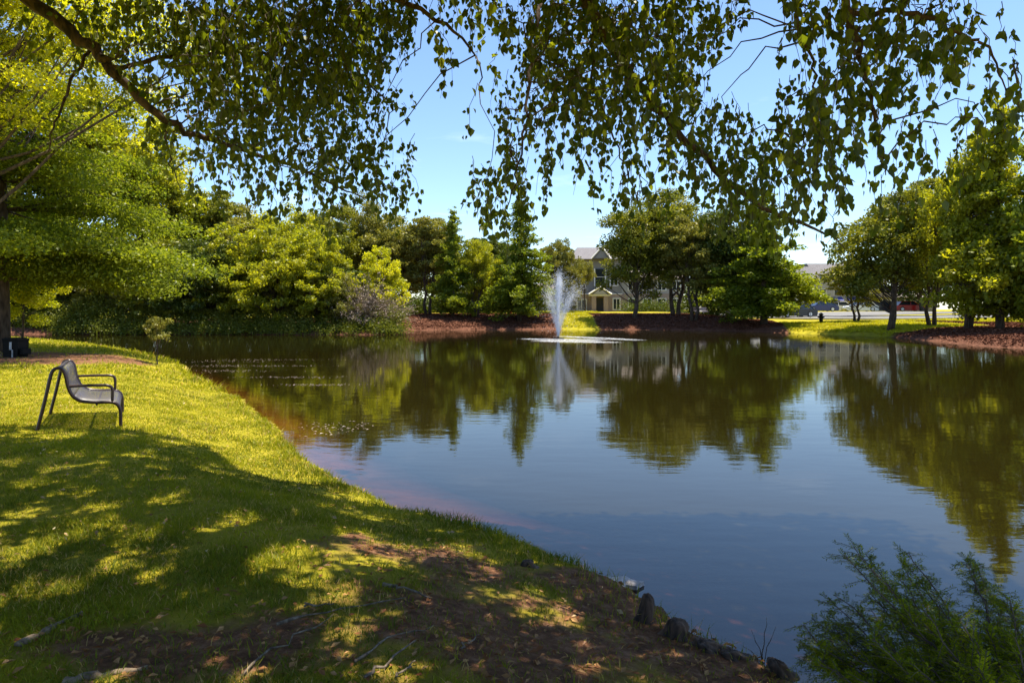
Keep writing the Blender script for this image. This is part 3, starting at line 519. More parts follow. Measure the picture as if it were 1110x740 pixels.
def spray_leaves(tops, L_, nleaf, size, tilt=.55):
    """hanging twigs with alternate birch leaves"""
    n = len(tops); m = 5; t = np.linspace(0, 1, m); a = rng.random(n)*6.283; sw = L_*(.05+.3*rng.random(n)); dirh = np.stack([np.cos(a), np.sin(a)], -1)
    P = np.zeros((n, m, 3)); P[:, :, :2] = tops[:, None, :2]+dirh[:, None, :]*(sw[:, None]*np.sin(t*1.57)[None])[:, :, None]; P[:, :, 2] = tops[:, None, 2]-L_[:, None]*(t**1.2)[None]
    P[:, 1:] += rng.normal(size=(n, m-1, 3))*.012
    k = np.repeat(np.arange(n), nleaf); f = (rng.random(len(k))*.95+.05)*(m-1); i = np.minimum(f.astype(int), m-2); fr_ = (f-i)[:, None]; B = P[k, i]*(1-fr_)+P[k, i+1]*fr_
    az = rng.random(len(k))*6.283; til = np.abs(rng.normal(size=len(k)))*tilt; ax = np.stack([np.cos(az)*np.sin(til), np.sin(az)*np.sin(til), -np.cos(til)], -1)
    pet = ax*.012+rng.normal(size=ax.shape)*.012; B2 = B+pet; az2 = rng.random(len(k))*6.283; q = np.stack([np.cos(az2), np.sin(az2), rng.normal(size=len(k))*.5], -1); s = unit(np.cross(ax, q)); nr = np.cross(s, ax)
    l = (size*(.45+.85*rng.random(len(k))))[:, None]; W_ = .36*l; fold = l*(.02+.2*rng.random(len(k))[:, None])
    V = np.stack([B2, B2+ax*l*.28+s*W_+nr*fold, B2+ax*l*.62+s*W_*.72+nr*fold, B2+ax*l+nr*fold*.4, B2+ax*l*.62-s*W_*.72+nr*fold, B2+ax*l*.28-s*W_+nr*fold], 1)
    tint = np.clip(.35+.28*rng.normal(size=len(k))+.25*(rng.random(n)-.5)[k], 0, 1); return P, V, tint
def birch(label, cells, limbs, trunkpath, trunkr, over, seed):
    global rng
    rng = np.random.default_rng(seed); root = empty('birch_tree', trunkpath[0], 0, label, 'tree', None); off = -np.array(trunkpath[0], float)
    tops = []; Ls = []
    for (c, r, d0, d1, k) in cells:
        for _ in range(k):
            u = (c+rng.random())*30; v = (r+rng.random())*30; d = d0+(d1-d0)*rng.random(); p = px(u, v, d); L1 = .12+.22*rng.random(); p[2] += L1*.5; tops.append(p); Ls.append(L1)
    tops = np.array(tops); Ls = np.array(Ls); mid = tops.copy(); mid[:, 2] -= Ls*.5; k = ~(lit_ground(mid) & (mid[:, 1] > 7.6)); tops, Ls = tops[k], Ls[k]
    P, V, tt = spray_leaves(tops, Ls, 9, .054)
    Ps = [P]; Vs = [V]; tts = [tt]
    # crown above the frame: shades the lawn
    n, x0, x1, y0, y1 = over; x = rng.uniform(x0, x1, n); y = rng.uniform(y0, y1, n); z = 1.5+.453*y+.75+rng.random(n)*2.6; z = np.maximum(z, 3.6+.6*rng.random(n)); tp = np.stack([x, y, z], -1); k = ~lit_ground(tp-np.array([0, 0, .15])); 
    Ls2 = .2+.25*rng.random(k.sum()); P2, V2, t2 = spray_leaves(tp[k], Ls2, 9, .105, 1.3); cc = V2[:, 0]; lit = lit_ground(cc); Ps.append(P2); Vs.append(V2[~lit]); tts.append(t2[~lit])
    # limbs
    tb = MB(); tb.tube(np.array(trunkpath)+off, trunkr, 14); lb = MB(); nodes = []
    for path, r0, r1 in limbs:
        path = np.array([px(*p) if p[0] > 50 or p[0] < -50 or abs(p[1]) > 12 else np.array(p, float) for p in path]) if False else np.array(path, float)
        t = np.linspace(0, len(path)-1, (len(path)-1)*6+1); Q = np.stack([np.interp(t, range(len(path)), path[:, i]) for i in range(3)], -1)
        for _ in range(5): Q[1:-1] = (Q[:-2]+2*Q[1:-1]+Q[2:])/4
        Q[1:-1] += rng.normal(size=Q[1:-1].shape)*.012; lb.tube(Q+off, np.linspace(r0, r1, len(Q)), 8); nodes.append(Q)
    nodes = np.concatenate(nodes)
    # thin feeder twigs from a share of the sprays back to the nearest limb
    Pall = np.concatenate(Ps); tp = Pall[:, 0]; sel = rng.random(len(tp)) < .12; tsel = tp[sel]; d = np.linalg.norm(tsel[:, None]-nodes[None], axis=2)+np.where(nodes[None, :, 2] < tsel[:, None, 2]-.2, .8, 0); nn = nodes[d.argmin(1)]; dist = d.min(1); g = dist < 1.3
    tsel, nn = tsel[g], nn[g]; t = np.linspace(0, 1, 7)[None, :, None]; FP = nn[:, None]*(1-t)+tsel[:, None]*t; FP[..., 2] += np.sin(t[..., 0]*3.14)*.12*np.linalg.norm(nn-tsel, axis=1)[:, None]; FP[:, 1:-1] += rng.normal(size=FP[:, 1:-1].shape)*.02
    Va, Qa = tubes_fast(FP+off, np.broadcast_to(np.linspace(.006, .0022, 7), FP.shape[:2]), 4); Vb, Qb = tubes_fast(Pall+off, np.broadcast_to(np.linspace(.0026, .0012, 5), Pall.shape[:2]), 3)
    tb.build('trunk', M['paler'], root, True); lb.build('limbs', M['knee'], root, True); fastmesh('twigs', np.concatenate([Va, Vb]), [Qa, Qb+len(Va)], M['bark'], parent=root)
    VV = np.concatenate(Vs); i = np.arange(len(VV))[:, None]*6; tt = np.concatenate(tts); o = fastmesh('leaves', VV.reshape(-1, 3)+off, [i+np.array([0, 1, 2, 3]), i+np.array([0, 3, 4, 5])], M['birch'], np.concatenate([tt, tt]), parent=root); return root
def cells_for(c0, c1, mul=1.0):
    out = []
    for r in range(9):
        for c in range(c0, c1):
            D = int(GRID[r][c]); 
            if not D: continue
            if c < 15: d0, d1 = 4.6, 7.2
            elif c < 28: d0, d1 = 3.7, 6.4
            else: d0, d1 = 3.2, 4.6
            k = 9*(D/9)**2.0*(4.2 if c < 15 else 2.0 if c < 28 else 1.0)*mul; out.append((c, r, d0, d1, int(k)+(rng.random() < k % 1)))
    return out
A = lambda u, v, d: tuple(px(u, v, d))
birch('overhanging birch reaching in from the left with a thick dark limb', cells_for(0, 18),
      [([(-5.7, 4.0, 3.2), A(-60, -60, 4.7), A(30, -2, 4.75), A(100, 50, 4.8), A(118, 75, 4.8), A(180, 135, 5.0), A(240, 155, 5.3), A(330, 185, 5.8), A(395, 215, 6.2)], .062, .005),
       ([A(115, 72, 5.8), A(200, 60, 5.9), A(290, 55, 6.1), A(380, 80, 6.1), A(440, 120, 6.1)], .022, .005), ([A(100, 50, 5.7), A(75, 95, 5.5), A(58, 130, 5.4), A(52, 165, 5.4)], .016, .004),
       ([A(178, 134, 6), A(180, 165, 6), A(196, 205, 6)], .012, .003), ([(-5.65, 4.05, 4.2), (-4.2, 4.6, 5.2), A(150, -40, 5.2), A(330, -20, 5.0), A(470, 10, 4.8), A(515, 60, 4.8)], .06, .006),
       ([(-5.65, 4.05, 5.0), (-4, 3.4, 5.9), (-2.2, 3.6, 6.1), (-.5, 4.2, 6.0)], .06, .01), ([(-5.7, 4.05, 4.6), (-5.2, 5.6, 5.6), (-4.6, 6.8, 5.9), (-4, 7.6, 5.9)], .05, .01)],
      [(-5.8, 3.9, H1(-5.8, 3.9)-.2), (-5.75, 4, 1.5), (-5.68, 4.05, 3.4), (-5.6, 4.1, 5.4), (-5.5, 4.2, 7.5)], [.2, .16, .14, .1, .04], (17000, -7.6, -.2, 1.0, 9.2), 301)
birch('overhanging birch with drooping sprays across the top centre and right', cells_for(17, 37),
      [([(1.9, -1.7, 3.4), (1.7, .4, 4.7), (1.5, 2.4, 4.9), A(610, -60, 4.8), A(645, 20, 4.9), A(690, 90, 5.0), A(750, 165, 5.2), A(820, 225, 5.3), A(880, 245, 5.3), A(916, 270, 5.3)], .08, .003),
       ([A(610, -50, 4.8), A(580, 20, 4.5), A(572, 90, 4.4), A(566, 170, 4.3), A(550, 225, 4.3)], .018, .003), ([A(645, 20, 4.9), A(640, 90, 5), A(665, 150, 5), A(690, 215, 5)], .014, .003),
       ([(1.8, .2, 4.6), (2.0, 2.2, 4.4), A(900, -40, 3.9), A(922, 20, 3.9), A(935, 60, 3.9), A(945, 105, 3.9), A(960, 190, 3.9)], .045, .003), ([A(922, 15, 3.9), A(1000, 10, 3.8), A(1042, 40, 3.8), A(1075, 50, 3.8), A(1090, 110, 3.8)], .018, .003),
       ([A(900, -30, 3.9), A(860, 10, 4.0), A(872, 50, 4.0), A(890, 100, 4.1), A(870, 160, 4.2)], .014, .003),
       ([(1.9, -1.6, 4.2), (.4, .4, 5.4), (-.6, 2.4, 5.8), (-1.4, 4.2, 6.0)], .06, .01)],
      [(1.9, -1.9, H1(1.9, -1.9)-.2), (1.92, -1.85, 1.5), (1.9, -1.7, 3.4), (1.85, -1.6, 5.4), (1.8, -1.4, 7.5)], [.2, .16, .14, .1, .04], (13000, -1.0, 5.0, .6, 7.0), 302)

# ------------------------------------------------------------------ foreground cypress sapling, bottom right
rng = np.random.default_rng(88); base = np.array([1.98, 2.35, H1(1.98, 2.35)]); r = empty('bald_cypress', tuple(base), 0, 'feathery young cypress leaning over the water in the bottom right corner', 'sapling')
sb = MB(); stem = np.array([[0, 0, -.05], [-.03, .05, .15], [-.05, .08, .3], [-.04, .1, .38]]); sb.tube(stem, [.03, .025, .018, .008], 8)
tips = [(925,592,3.3),(985,598,3.4),(1048,606,3.5),(1010,640,3.1),(905,645,3.2),(868,695,3.2),(890,715,2.9),(950,680,2.9),(1092,648,3.0),(1100,690,2.7),(990,720,2.6),(930,735,2.7),(1060,720,2.5),(1000,660,2.8),(950,640,3.3),(1040,670,2.8),(880,670,3.3),(1105,735,2.5),(1070,680,3.2),(960,705,3.1),(1020,700,2.9),(910,690,3.05)]
NP = []; NV = []
tips = tips+[(u+rng.normal()*14, v+abs(rng.normal())*16, d_+rng.normal()*.15) for u, v, d_ in tips for _ in range(3)]
for u, v, d_ in tips:
    e = px(u, v, d_)-base; s0 = stem[0]+(stem[2]-stem[0])*rng.random(); P = branch_path(s0, e, -.05, 12, .04); sb.tube(P, np.linspace(.009, .0018, 12), 5, False); Lb = np.linalg.norm(e-s0)
    T = unit(e-s0)
    for k in range(int(52*Lb)+8):
        f = .25+.75*(k+rng.random())/(int(52*Lb)+8); f = min(f, .995); i = f*11; j = int(i); p0 = P[j]+(P[min(j+1, 11)]-P[j])*(i-j); dv_ = unit(np.cross(T, [0, 0, 1.])*(1 if k % 2 else -1)*(.7+.3*rng.random())+T*.75+rng.normal(size=3)*.42); ll = (.06+.13*rng.random())*(1.25-.7*f)
        tw = np.stack([p0+dv_*ll*t_+np.array([0, 0, -.02*t_*t_*ll/.1]) for t_ in (0, .33, .67, 1)]); NP.append(tw)
NP = np.array(NP); V, Q = tubes_fast(NP, np.broadcast_to(np.array([.0013, .0011, .0009, .0006]), NP.shape[:2]), 3); 
nn_ = 32; k = np.repeat(np.arange(len(NP)), nn_); f = np.tile(np.linspace(.05, 1, nn_), len(NP)); p = NP[k, 0]+(NP[k, 3]-NP[k, 0])*f[:, None]; T = unit(NP[k, 3]-NP[k, 0]); side = unit(np.cross(T, np.array([0, 0, 1.])+rng.normal(size=(len(k), 3))*.25))*np.where(np.arange(len(k)) % 2, 1, -1)[:, None]
ax = unit(side+T*.7+rng.normal(size=T.shape)*.15); l = .014+.010*rng.random(len(k)); V2, Q2 = cards(p+ax*l[:, None]*.5, ax, np.cross(ax, T), l, l*.2); 
sb.build('trunk', M['bark'], r, True); fastmesh('twigs', V, [Q], M['bark'], parent=r); fastmesh('leaves', V2, [Q2], M['sapling'], np.clip(.45+.3*rng.normal(size=len(k)), 0, 1), parent=r)

# ------------------------------------------------------------------ foreground sticks, roots, knees
def stick(pts, r0, label, name='fallen_stick', m='stick', g='sticks lying on the foreground earth'):
    P = []; 
    for u, v in pts:
        d = 1.5*F/(v-335); x = (u-555)/F*d; P.append((x, d, H1(x, d)+(r0*.8+.012 if r0 < .02 else r0*.1)))
    P = np.array(P); o = P[0].copy(); t = np.linspace(0, len(P)-1, 9); Q = np.stack([np.interp(t, range(len(P)), P[:, i]) for i in range(3)], -1); Q[1:-1] += rng.normal(size=(7, 3))*np.array([.01, .01, .003]); mb = MB(); mb.tube(Q-o, np.linspace(r0, r0*.4, 9)*(1+.22*rng.normal(size=9)), 7 if r0 < .02 else 11)
    ob = mb.build(name, M[m], None, True); ob.location = o; return tag(ob, label, 'root' if 'root' in name else 'stick', g)
stick([(262,736),(290,712),(330,690),(362,668)], .006, 'thin forked looking stick slanting through the bottom centre dirt')
stick([(395,738),(425,718),(450,690)], .008, 'pale stick standing out left of the bottom centre edge')
stick([(430,735),(450,715)], .007, 'short pale stick beside the bottom centre edge')
stick([(415,628),(440,630),(466,636)], .010, 'dark stick on the dirt below the bright shore grass')
stick([(300,680),(345,668),(400,652),(440,640)], .006, 'long thin stick crossing the middle of the bare patch')
stick([(385,720),(420,690),(470,668)], .006, 'curved thin stick above the bottom centre edge')
stick([(330,660),(362,656)], .006, 'short light twig at the left of the bare patch')
stick([(500,690),(520,668)], .005, 'tiny pale twig on dark grass right of the bare patch')
stick([(20,700),(50,685),(88,663)], .024, 'thick pale bark covered root surfacing in the lower left grass', 'exposed_root', 'paler', 'roots surfacing in the lower left')
stick([(70,738),(110,732),(160,722)], .022, 'pale root lit by sun at the bottom left edge', 'exposed_root', 'paler', 'roots surfacing in the lower left')
def knee(x, y, h, r_, label):
    z = H1(x, y); n = 20; V = []; prof = [(-.1, 1.7), (0, 1.45), (.2, 1.12), (.45, .95), (.7, .88), (.86, .72), (.96, .42), (1.0, .12)]; ph = rng.random()*6
    for q, w_ in prof:
        for k in range(n):
            a = 2*math.pi*k/n; rr = r_*w_*(1+.16*math.sin(3*a+ph+q*1.2)+.09*math.sin(5*a+ph*2+q*3)+.035*rng.normal())
            V.append((math.cos(a)*rr+.015*math.sin(q*4+ph), math.sin(a)*rr, h*q+.006*rng.normal()))
    m = len(prof); fs = [(i*n+k, i*n+(k+1) % n, (i+1)*n+(k+1) % n, (i+1)*n+k) for i in range(m-1) for k in range(n)]+[tuple((m-1)*n+k for k in range(n))]; mb = MB(); mb.add(V, fs); o = mb.build('cypress_knee', M['knee'], None, True); o.location = (x, y, z-.01)
    sm = o.modifiers.new('s', 'SUBSURF'); sm.levels = 1; sm.render_levels = 2; return tag(o, label, 'root stump', 'dark cypress knees along the near shore')
knee(.80, 4.08, .17, .045, 'tallest dark knobbly root stump at the shore beside the pale foam patch')
knee(.93, 3.88, .11, .065, 'wide dark root stump right behind the tallest one')
knee(1.36, 3.50, .08, .055, 'small rounded dark root stump at the bottom edge by the cypress')
knee(.12, 4.85, .05, .05, 'low mossy root stump set back in the shaded grass')
knee(1.06, 3.74, .05, .07, 'low crumbly root stump right of the wide one, in the same row')
knee(1.18, 3.66, .04, .06, 'lowest crumbly root stump between the row and the rounded one')
# pale foam / stone patch at the water edge
mb = MB(); n = 14; V = [(0, 0, .05)]; 
for k in range(n): a = 6.283*k/n; q = .10*(1+.35*rng.normal()*.6); V.append((math.cos(a)*q*1.3, math.sin(a)*q, .01+.02*rng.random()))
for k in range(n): a = 6.283*k/n; V.append((V[1+k][0]*1.05, V[1+k][1]*1.05, -.05))
mb.add(V, [(0, 1+k, 1+(k+1) % n) for k in range(n)]+[(1+k, 1+n+k, 1+n+(k+1) % n, 1+(k+1) % n) for k in range(n)]); o = mb.build('shore_rock', M['rock'], None); o.location = (.80, 4.95, WZ+.005); tag(o, 'flat pale pinkish stone in the water at the near shore', 'rock')
# dead twig plant standing in water
mb = MB()
for e, r0 in (((.02, 0, .28), .004), ((-.06, .02, .2), .003), ((.08, .02, .22), .003), ((-.12, 0, .12), .003)): mb.tube(branch_path(np.zeros(3), np.array(e), .02, 6), np.linspace(r0, .001, 6), 5)
o = mb.build('dead_twig', M['stick'], None); o.location = (1.42, 3.86, WZ-.02); tag(o, 'bare dark twig sticking up from the water by the bottom shore', 'twig')

# ------------------------------------------------------------------ bench (faces the pond, +x)
def bench(x, y, rz, label, group=None):
    z = H1(x, y); r = empty('park_bench', (x, y, z), rz, label, 'bench', group); Wd = 1.5
    def curve(P, m=40, it=10):
        P = np.array(P, float); seg = np.concatenate([[0], np.cumsum(np.linalg.norm(np.diff(P, axis=0), axis=1))]); t = np.linspace(0, seg[-1], m); Q = np.stack([np.interp(t, seg, P[:, i]) for i in range(2)], -1)
        for _ in range(it): Q[1:-1] = (Q[:-2]+2*Q[1:-1]+Q[2:])/4
        return Q
    prof = curve([(-.06, -.03), (0, .35), (.05, .74), (.08, .79), (.14, .79), (.19, .74), (.23, .55), (.28, .43), (.37, .36), (.56, .345), (.74, .355), (.80, .33), (.83, .27), (.85, -.03)], 70, 4)
    for s in (0, Wd): mb = MB(); mb.tube([(p[0], s, p[1]) for p in prof], .021, 12); mb.build('side_frame', M['metal'], r, True)
    arm = curve([(.23, .55), (.46, .565), (.66, .57), (.715, .55), (.725, .50), (.73, .36)], 34, 2)
    for s in (0, Wd): mb = MB(); mb.tube([(p[0], s, p[1]) for p in arm], .018, 12); mb.build('armrest', M['metal'], r, True)
    def sheet(name, i0, i1, dz):
        P = prof[i0:i1]; T = unit(np.gradient(P, axis=0)); Nn = np.stack([-T[:, 1], T[:, 0]], -1); V = []; m = len(P); off_ = P
        for s in (.022, Wd-.022):
            for p in off_: V.append((p[0], s, p[1]))
        i = np.arange(2*m).reshape(2, m); Q = np.stack([i[0, :-1], i[1, :-1], i[1, 1:], i[0, 1:]], -1); o = fastmesh(name, V, [Q], M['sheet'], smooth=True, parent=r)
        uv = o.data.uv_layers.new(name='UVMap'); sg = np.concatenate([[0], np.cumsum(np.linalg.norm(np.diff(P, axis=0), axis=1))]); 
        uvs = np.array([(0, q) for q in sg]+[(Wd, q) for q in sg])[Q.ravel()]; uv.data.foreach_set('uv', uvs.astype(np.float32).ravel()); md = o.modifiers.new('s', 'SOLIDIFY'); md.thickness = .004; md.offset = 0; return o
    k = np.argmax(prof[:, 1]); j = np.argmin(np.abs(prof[k:, 0]-.31))+k; e = np.argmin(np.abs(prof[j:, 0]-.83))+j
    sheet('backrest', k-3, j+1, 0); sheet('seat', j, e, 0)
    mb = MB(); mb.tube([(prof[k+1][0], 0, prof[k+1][1]), (prof[k+1][0], Wd, prof[k+1][1])], .012, 8); mb.tube([(.56, 0, .32), (.56, Wd, .32)], .014, 8); mb.build('stretcher', M['metal'], r, True)
    return r
bb = bench(px(46, 0, 8.5)[0], 8.5, R_(29), 'dark metal bench with perforated seat alone on the sunny lawn facing the pond'); bb.rotation_euler[1] = R_(3.5)
# bin
x, y = px(17, 0, 21.5)[0], 21.5; r = empty('litter_bin', (x, y, H1(x, y)-.02), R_(-8), 'square black bin with a pale label under the left cypress', 'bin'); r.scale = (.78, .78, .85)
mb = MB(); mb.prism([(-.30, 0), (.30, 0), (.335, .62), (-.335, .62)], 'y', -.26, .26); mb.build('body', M['black'], r, bevel=.02); mb = MB(); mb.box(-.36, -.29, .622, .36, .29, .70); mb.box(-.30, -.23, .701, .30, .23, .735); mb.build('lid', M['black'], r, bevel=.02)
mb = MB(); mb.box(-.0, -.305, .30, .10, -.292, .58); mb.build('label_plate', M['pale'], r); mb = MB(); 
for k in range(5): mb.box(.012, -.309, .33+k*.048, .088, -.3055, .352+k*.048)
mb.build('label_print', M['post'], r); mb = MB(); mb.box(.36, -.2, .12, .52, .2, .34); mb.build('side_box', M['black'], r, bevel=.015); mb = MB(); mb.box(.14, -.34, 0, .18, -.31, .30); mb.build('post', M['post'], r)

# ------------------------------------------------------------------ fountain
rng = np.random.default_rng(99); fx, fy = px(605, 0, 46)[0], 46.0; r = empty('fountain', (fx, fy, WZ), 0, 'floating fountain spraying a tall white jet in the pond', 'fountain')
mb = MB(); mb.tube([(0, 0, -.1), (0, 0, .04), (0, 0, .07)], [.42, .42, .3], 20); mb.cyl((0, 0, .07), .05, .14, 10); mb.build('nozzle_float', M['black'], r, True)
def drops(paths, name, ln, wd, m):
    c, T = paths; n = len(c); a = unit(np.cross(T, rng.normal(size=(n, 3)))); l = ln*(.5+rng.random(n)); V, Q = cards(c, T, a, l, wd*(.5+rng.random(n))); return fastmesh(name, V, [Q], m, parent=r)
def jet(n, az, spread, vel, vs, tcut=1.0, rad=.02):
    g = 9.8; v = vel*(1+vs*rng.normal(size=n)); az_ = az+0*v; lean = spread[0]+spread[1]*rng.normal(size=n); aa = az+spread[2]*rng.normal(size=n); vx = v*np.sin(lean)*np.cos(aa); vy = v*np.sin(lean)*np.sin(aa); vz = v*np.cos(lean); T_ = 2*vz/g*tcut; t = T_*rng.random(n)
    c = np.stack([vx*t, vy*t, .2+vz*t-g*t*t/2], -1)+rng.normal(size=(n, 3))*rad*(1+t[:, None]*3); c[:, 0] += .12*t*t; T = np.stack([vx, vy, vz-g*t], -1); return c, unit(T)
p = [jet(6500, 0, (.0, .02, 3), 8.5, .05, .55, .02), jet(6500, 0, (.05, .06, 3), 8.0, .08, .5, .03), jet(4200, .1, (.22, .05, .3), 7.8, .08, .45, .03), jet(3000, 3.1, (.17, .045, .4), 7.3, .08, .45, .03), jet(1500, 0, (.12, .07, 3.0), 6.2, .15, 1, .08)]
drops((np.concatenate([q[0] for q in p]), np.concatenate([q[1] for q in p])), 'jet', .10, .016, M['spray'])
n = 2600; xx = rng.normal(size=n)*1.5+.9; yy = rng.normal(size=n)*1.6; band = np.exp(-((yy-.9-.12*xx)/.25)**2)+np.exp(-((yy+.7+.06*xx)/.3)**2)+np.exp(-((yy+.1)/.2)**2)*.6; k = rng.random(n) < band; n2 = 9000
t = rng.random(n2); which = rng.integers(0, 3, n2); bx = np.where(which == 0, -2.4+5.2*t, np.where(which == 1, .3+5.0*t, -1.6+4.8*t)); by = 3.6*np.where(which == 0, -.3-.1*bx, np.where(which == 1, 1.2-.35*(bx-.3), -1.0-.28*bx*.4)); sc = np.sin(t*3.14)**.7
bx = bx+rng.normal(size=n2)*.25; by = by+rng.normal(size=n2)*.5*(.3+sc); q = rng.random(n2) < .2+sc; bx, by = bx[q], by[q]; m_ = len(bx)
V, Q = cards(np.stack([bx, by, np.full(m_, .012)+.004*rng.random(m_)], -1), np.stack([np.ones(m_), .15*rng.normal(size=m_), 0*bx], -1), np.tile([0, 0, 1.], (m_, 1)), .16*(.4+rng.random(m_)), .05*(.4+rng.random(m_))); fastmesh('splash_foam', V, [Q], M['foam'], parent=r)

# ------------------------------------------------------------------ house across the pond
D = 95.0; S = D/F
def hx(u): return (u-555)*S
def hz(v): return 1.5-(v-335)*S
hb = 1.0; cx0 = hx(650)
r = empty('apartment_house', (cx0, D, hb), 0, 'two tone brick and siding house with slate roof and gabled porch behind the far bank', 'house'); X_ = lambda u: hx(u)-cx0; Z_ = lambda v: hz(v)-hb
mb = MB(); mb.box(X_(622), 0, -1.2, X_(674), 12, Z_(319)); mb.build('brick_base_wall', M['brick'], r)
mb = MB(); mb.box(X_(622), .05, Z_(318), X_(674), 11.95, Z_(281)); mb.build('upper_wall', M['siding'], r)
mb = MB(); mb.box(X_(621.5), -.08, Z_(319)+.002, X_(674.5), .045, Z_(318)-.002+.0); mb.build('band_trim', M['white'], r)
mb = MB(); x0, x1 = X_(619), X_(676); xm0, xm1 = X_(630), X_(654); ze, zr = Z_(281)+.003, Z_(264)
mb.add([(x0, -.6, ze), (x1, -.6, ze), (x1, 12.6, ze), (x0, 12.6, ze), (xm0, 6, zr), (xm1+2, 6, zr)], [(0, 1, 5, 4), (1, 2, 5), (2, 3, 4, 5), (3, 0, 4), (3, 2, 1, 0)]); mb.build('roof', M['roof'], r)
mb = MB(); a0, a1, am = X_(641), X_(660), X_(651.5); mb.add([(a0, -.9, ze+.01), (a1, -.9, ze+.01), (am, -.9, Z_(268)), (a0, 4, ze+.01), (a1, 4, ze+.01), (am, 4, Z_(268))], [(0, 1, 2), (0, 2, 5, 3), (1, 4, 5, 2), (3, 5, 4), (0, 3, 4, 1)]); g = mb.build('gable', M['roof'], r); mb = MB(); mb.tube([(a0-.1, -.97, ze+.05), (am, -.97, Z_(268))], .1, 4); mb.tube([(a1+.1, -.97, ze+.05), (am, -.97, Z_(268))], .1, 4); mb.build('rake_trim', M['white'], g)
mb = MB(); mb.add([(a0+.4, -.93, ze+.1), (a1-.4, -.93, ze+.1), (am, -.93, Z_(270)), (a0+.4, -.91, ze+.1), (a1-.4, -.91, ze+.1), (am, -.91, Z_(270))], [(0, 1, 2), (3, 5, 4), (0, 2, 5, 3), (1, 4, 5, 2), (0, 3, 4, 1)]); mb.build('gable_panel', M['siding'], g)
mb = MB(); mb.box(X_(622)-8, .6, -1.2, X_(622)-.003, 11, Z_(319)); mb.build('wing_wall', M['siding'], r)
mb = MB(); mb.box(X_(674)+.003, .4, -1.2, X_(742), 11, Z_(318)); mb.build('wing_wall', M['brick'], r); mb = MB(); mb.box(X_(674)+.003, .45, Z_(318)+.003, X_(742), 10.9, Z_(301)); mb.build('wing_upper_wall', M['siding2'], r)
mb = MB(); mb.prism([(-.3, Z_(301)+.005), (11.6, Z_(301)+.005), (5.6, Z_(286))], 'x', X_(674)+.005, X_(743)); mb.build('wing_roof', M['roof2'], r)
mb = MB(); mb.prism([(-.1, Z_(319)+.005), (11.6, Z_(319)+.005), (5.6, Z_(306))], 'x', X_(622)-8.2, X_(622)-.005); mb.build('wing_roof', M['roof2'], r)
# porch
p0, p1 = X_(637.5), X_(659.5)
for q in (p0+.3, p1-.9): mb = MB(); mb.box(q, -1.9, -1.2, q+.6, -1.3, Z_(321)); mb.build('porch_column', M['brick'], r)
mb = MB(); mb.box(p0, -2, Z_(321)+.003, p1, -.1, Z_(319.5)); mb.build('porch_beam', M['white'], r)
pm = (p0+p1)/2; mb = MB(); mb.add([(p0-.2, -2.1, Z_(319.5)+.003), (p1+.2, -2.1, Z_(319.5)+.003), (pm, -2.1, Z_(311.5)), (p0-.2, -.1, Z_(319.5)+.003), (p1+.2, -.1, Z_(319.5)+.003), (pm, -.1, Z_(311.5))], [(0, 1, 2), (0, 2, 5, 3), (1, 4, 5, 2), (3, 5, 4), (0, 3, 4, 1)]); pr_ = mb.build('porch_roof', M['roof'], r)
mb = MB(); e_ = .45; mb.add([(p0+e_, -2.13, Z_(319.3)), (p1-e_, -2.13, Z_(319.3)), (pm, -2.13, Z_(312.8)), (p0+e_, -2.105, Z_(319.3)), (p1-e_, -2.105, Z_(319.3)), (pm, -2.105, Z_(312.8))], [(0, 1, 2), (3, 5, 4), (0, 2, 5, 3), (1, 4, 5, 2), (0, 3, 4, 1)]); mb.build('porch_gable', M['siding2'], pr_); mb = MB(); mb.tube([(p0-.15, -2.17, Z_(319.5)+.05), (pm, -2.17, Z_(311.5)+.02)], .11, 4); mb.tube([(p1+.15, -2.17, Z_(319.5)+.05), (pm, -2.17, Z_(311.5)+.02)], .11, 4); mb.build('rake_trim', M['white'], pr_)
mb = MB(); mb.box(X_(645), -.12, -.2, X_(654), -.005, Z_(323)); mb.build('door_opening', M['shadow'], r)  # dark slab in the door opening, its shade put into the colour
mb = MB(); mb.box(X_(644.5), -.1, Z_(310), X_(655.5), .048, Z_(291.5)); wn = mb.build('stair_window', M['glass'], r); mb = MB()
for q in (644, 655.5): mb.box(X_(q), -.14, Z_(310.5), X_(q)+.14, .046, Z_(291))
mb.box(X_(644)+.15, -.13, Z_(300.5), X_(655.5)-.01, -.105, Z_(300)); mb.build('window_frame', M['white'], wn)
def win(u0, u1, v0, v1, yy=-.003, par=r):
    mb = MB(); mb.box(X_(u0), yy-.05, Z_(v1), X_(u1), yy-.0, Z_(v0)); w_ = mb.build('window', M['glass'], par); mb = MB(); t_ = .14; a, b, c, d_ = X_(u0), X_(u1), Z_(v1), Z_(v0)
    mb.box(a-t_, yy-.09, c-t_, a, yy, d_+t_); mb.box(b, yy-.09, c-t_, b+t_, yy, d_+t_); mb.box(a+.002, yy-.09, d_, b-.002, yy, d_+t_); mb.box(a+.002, yy-.09, c-t_, b-.002, yy, c); mb.box((a+b)/2-.04, yy-.08, c+.002, (a+b)/2+.04, yy-.052, d_-.002); mb.build('window_frame', M['white'], w_)
win(626, 635, 325, 336); win(665, 671.5, 324, 335); win(626, 634, 297, 309, .046); win(662, 669, 297, 309, .046)
for u in (682, 698, 714, 730): win(u, u+8, 324, 333, .397); win(u, u+8, 305, 314, .447)
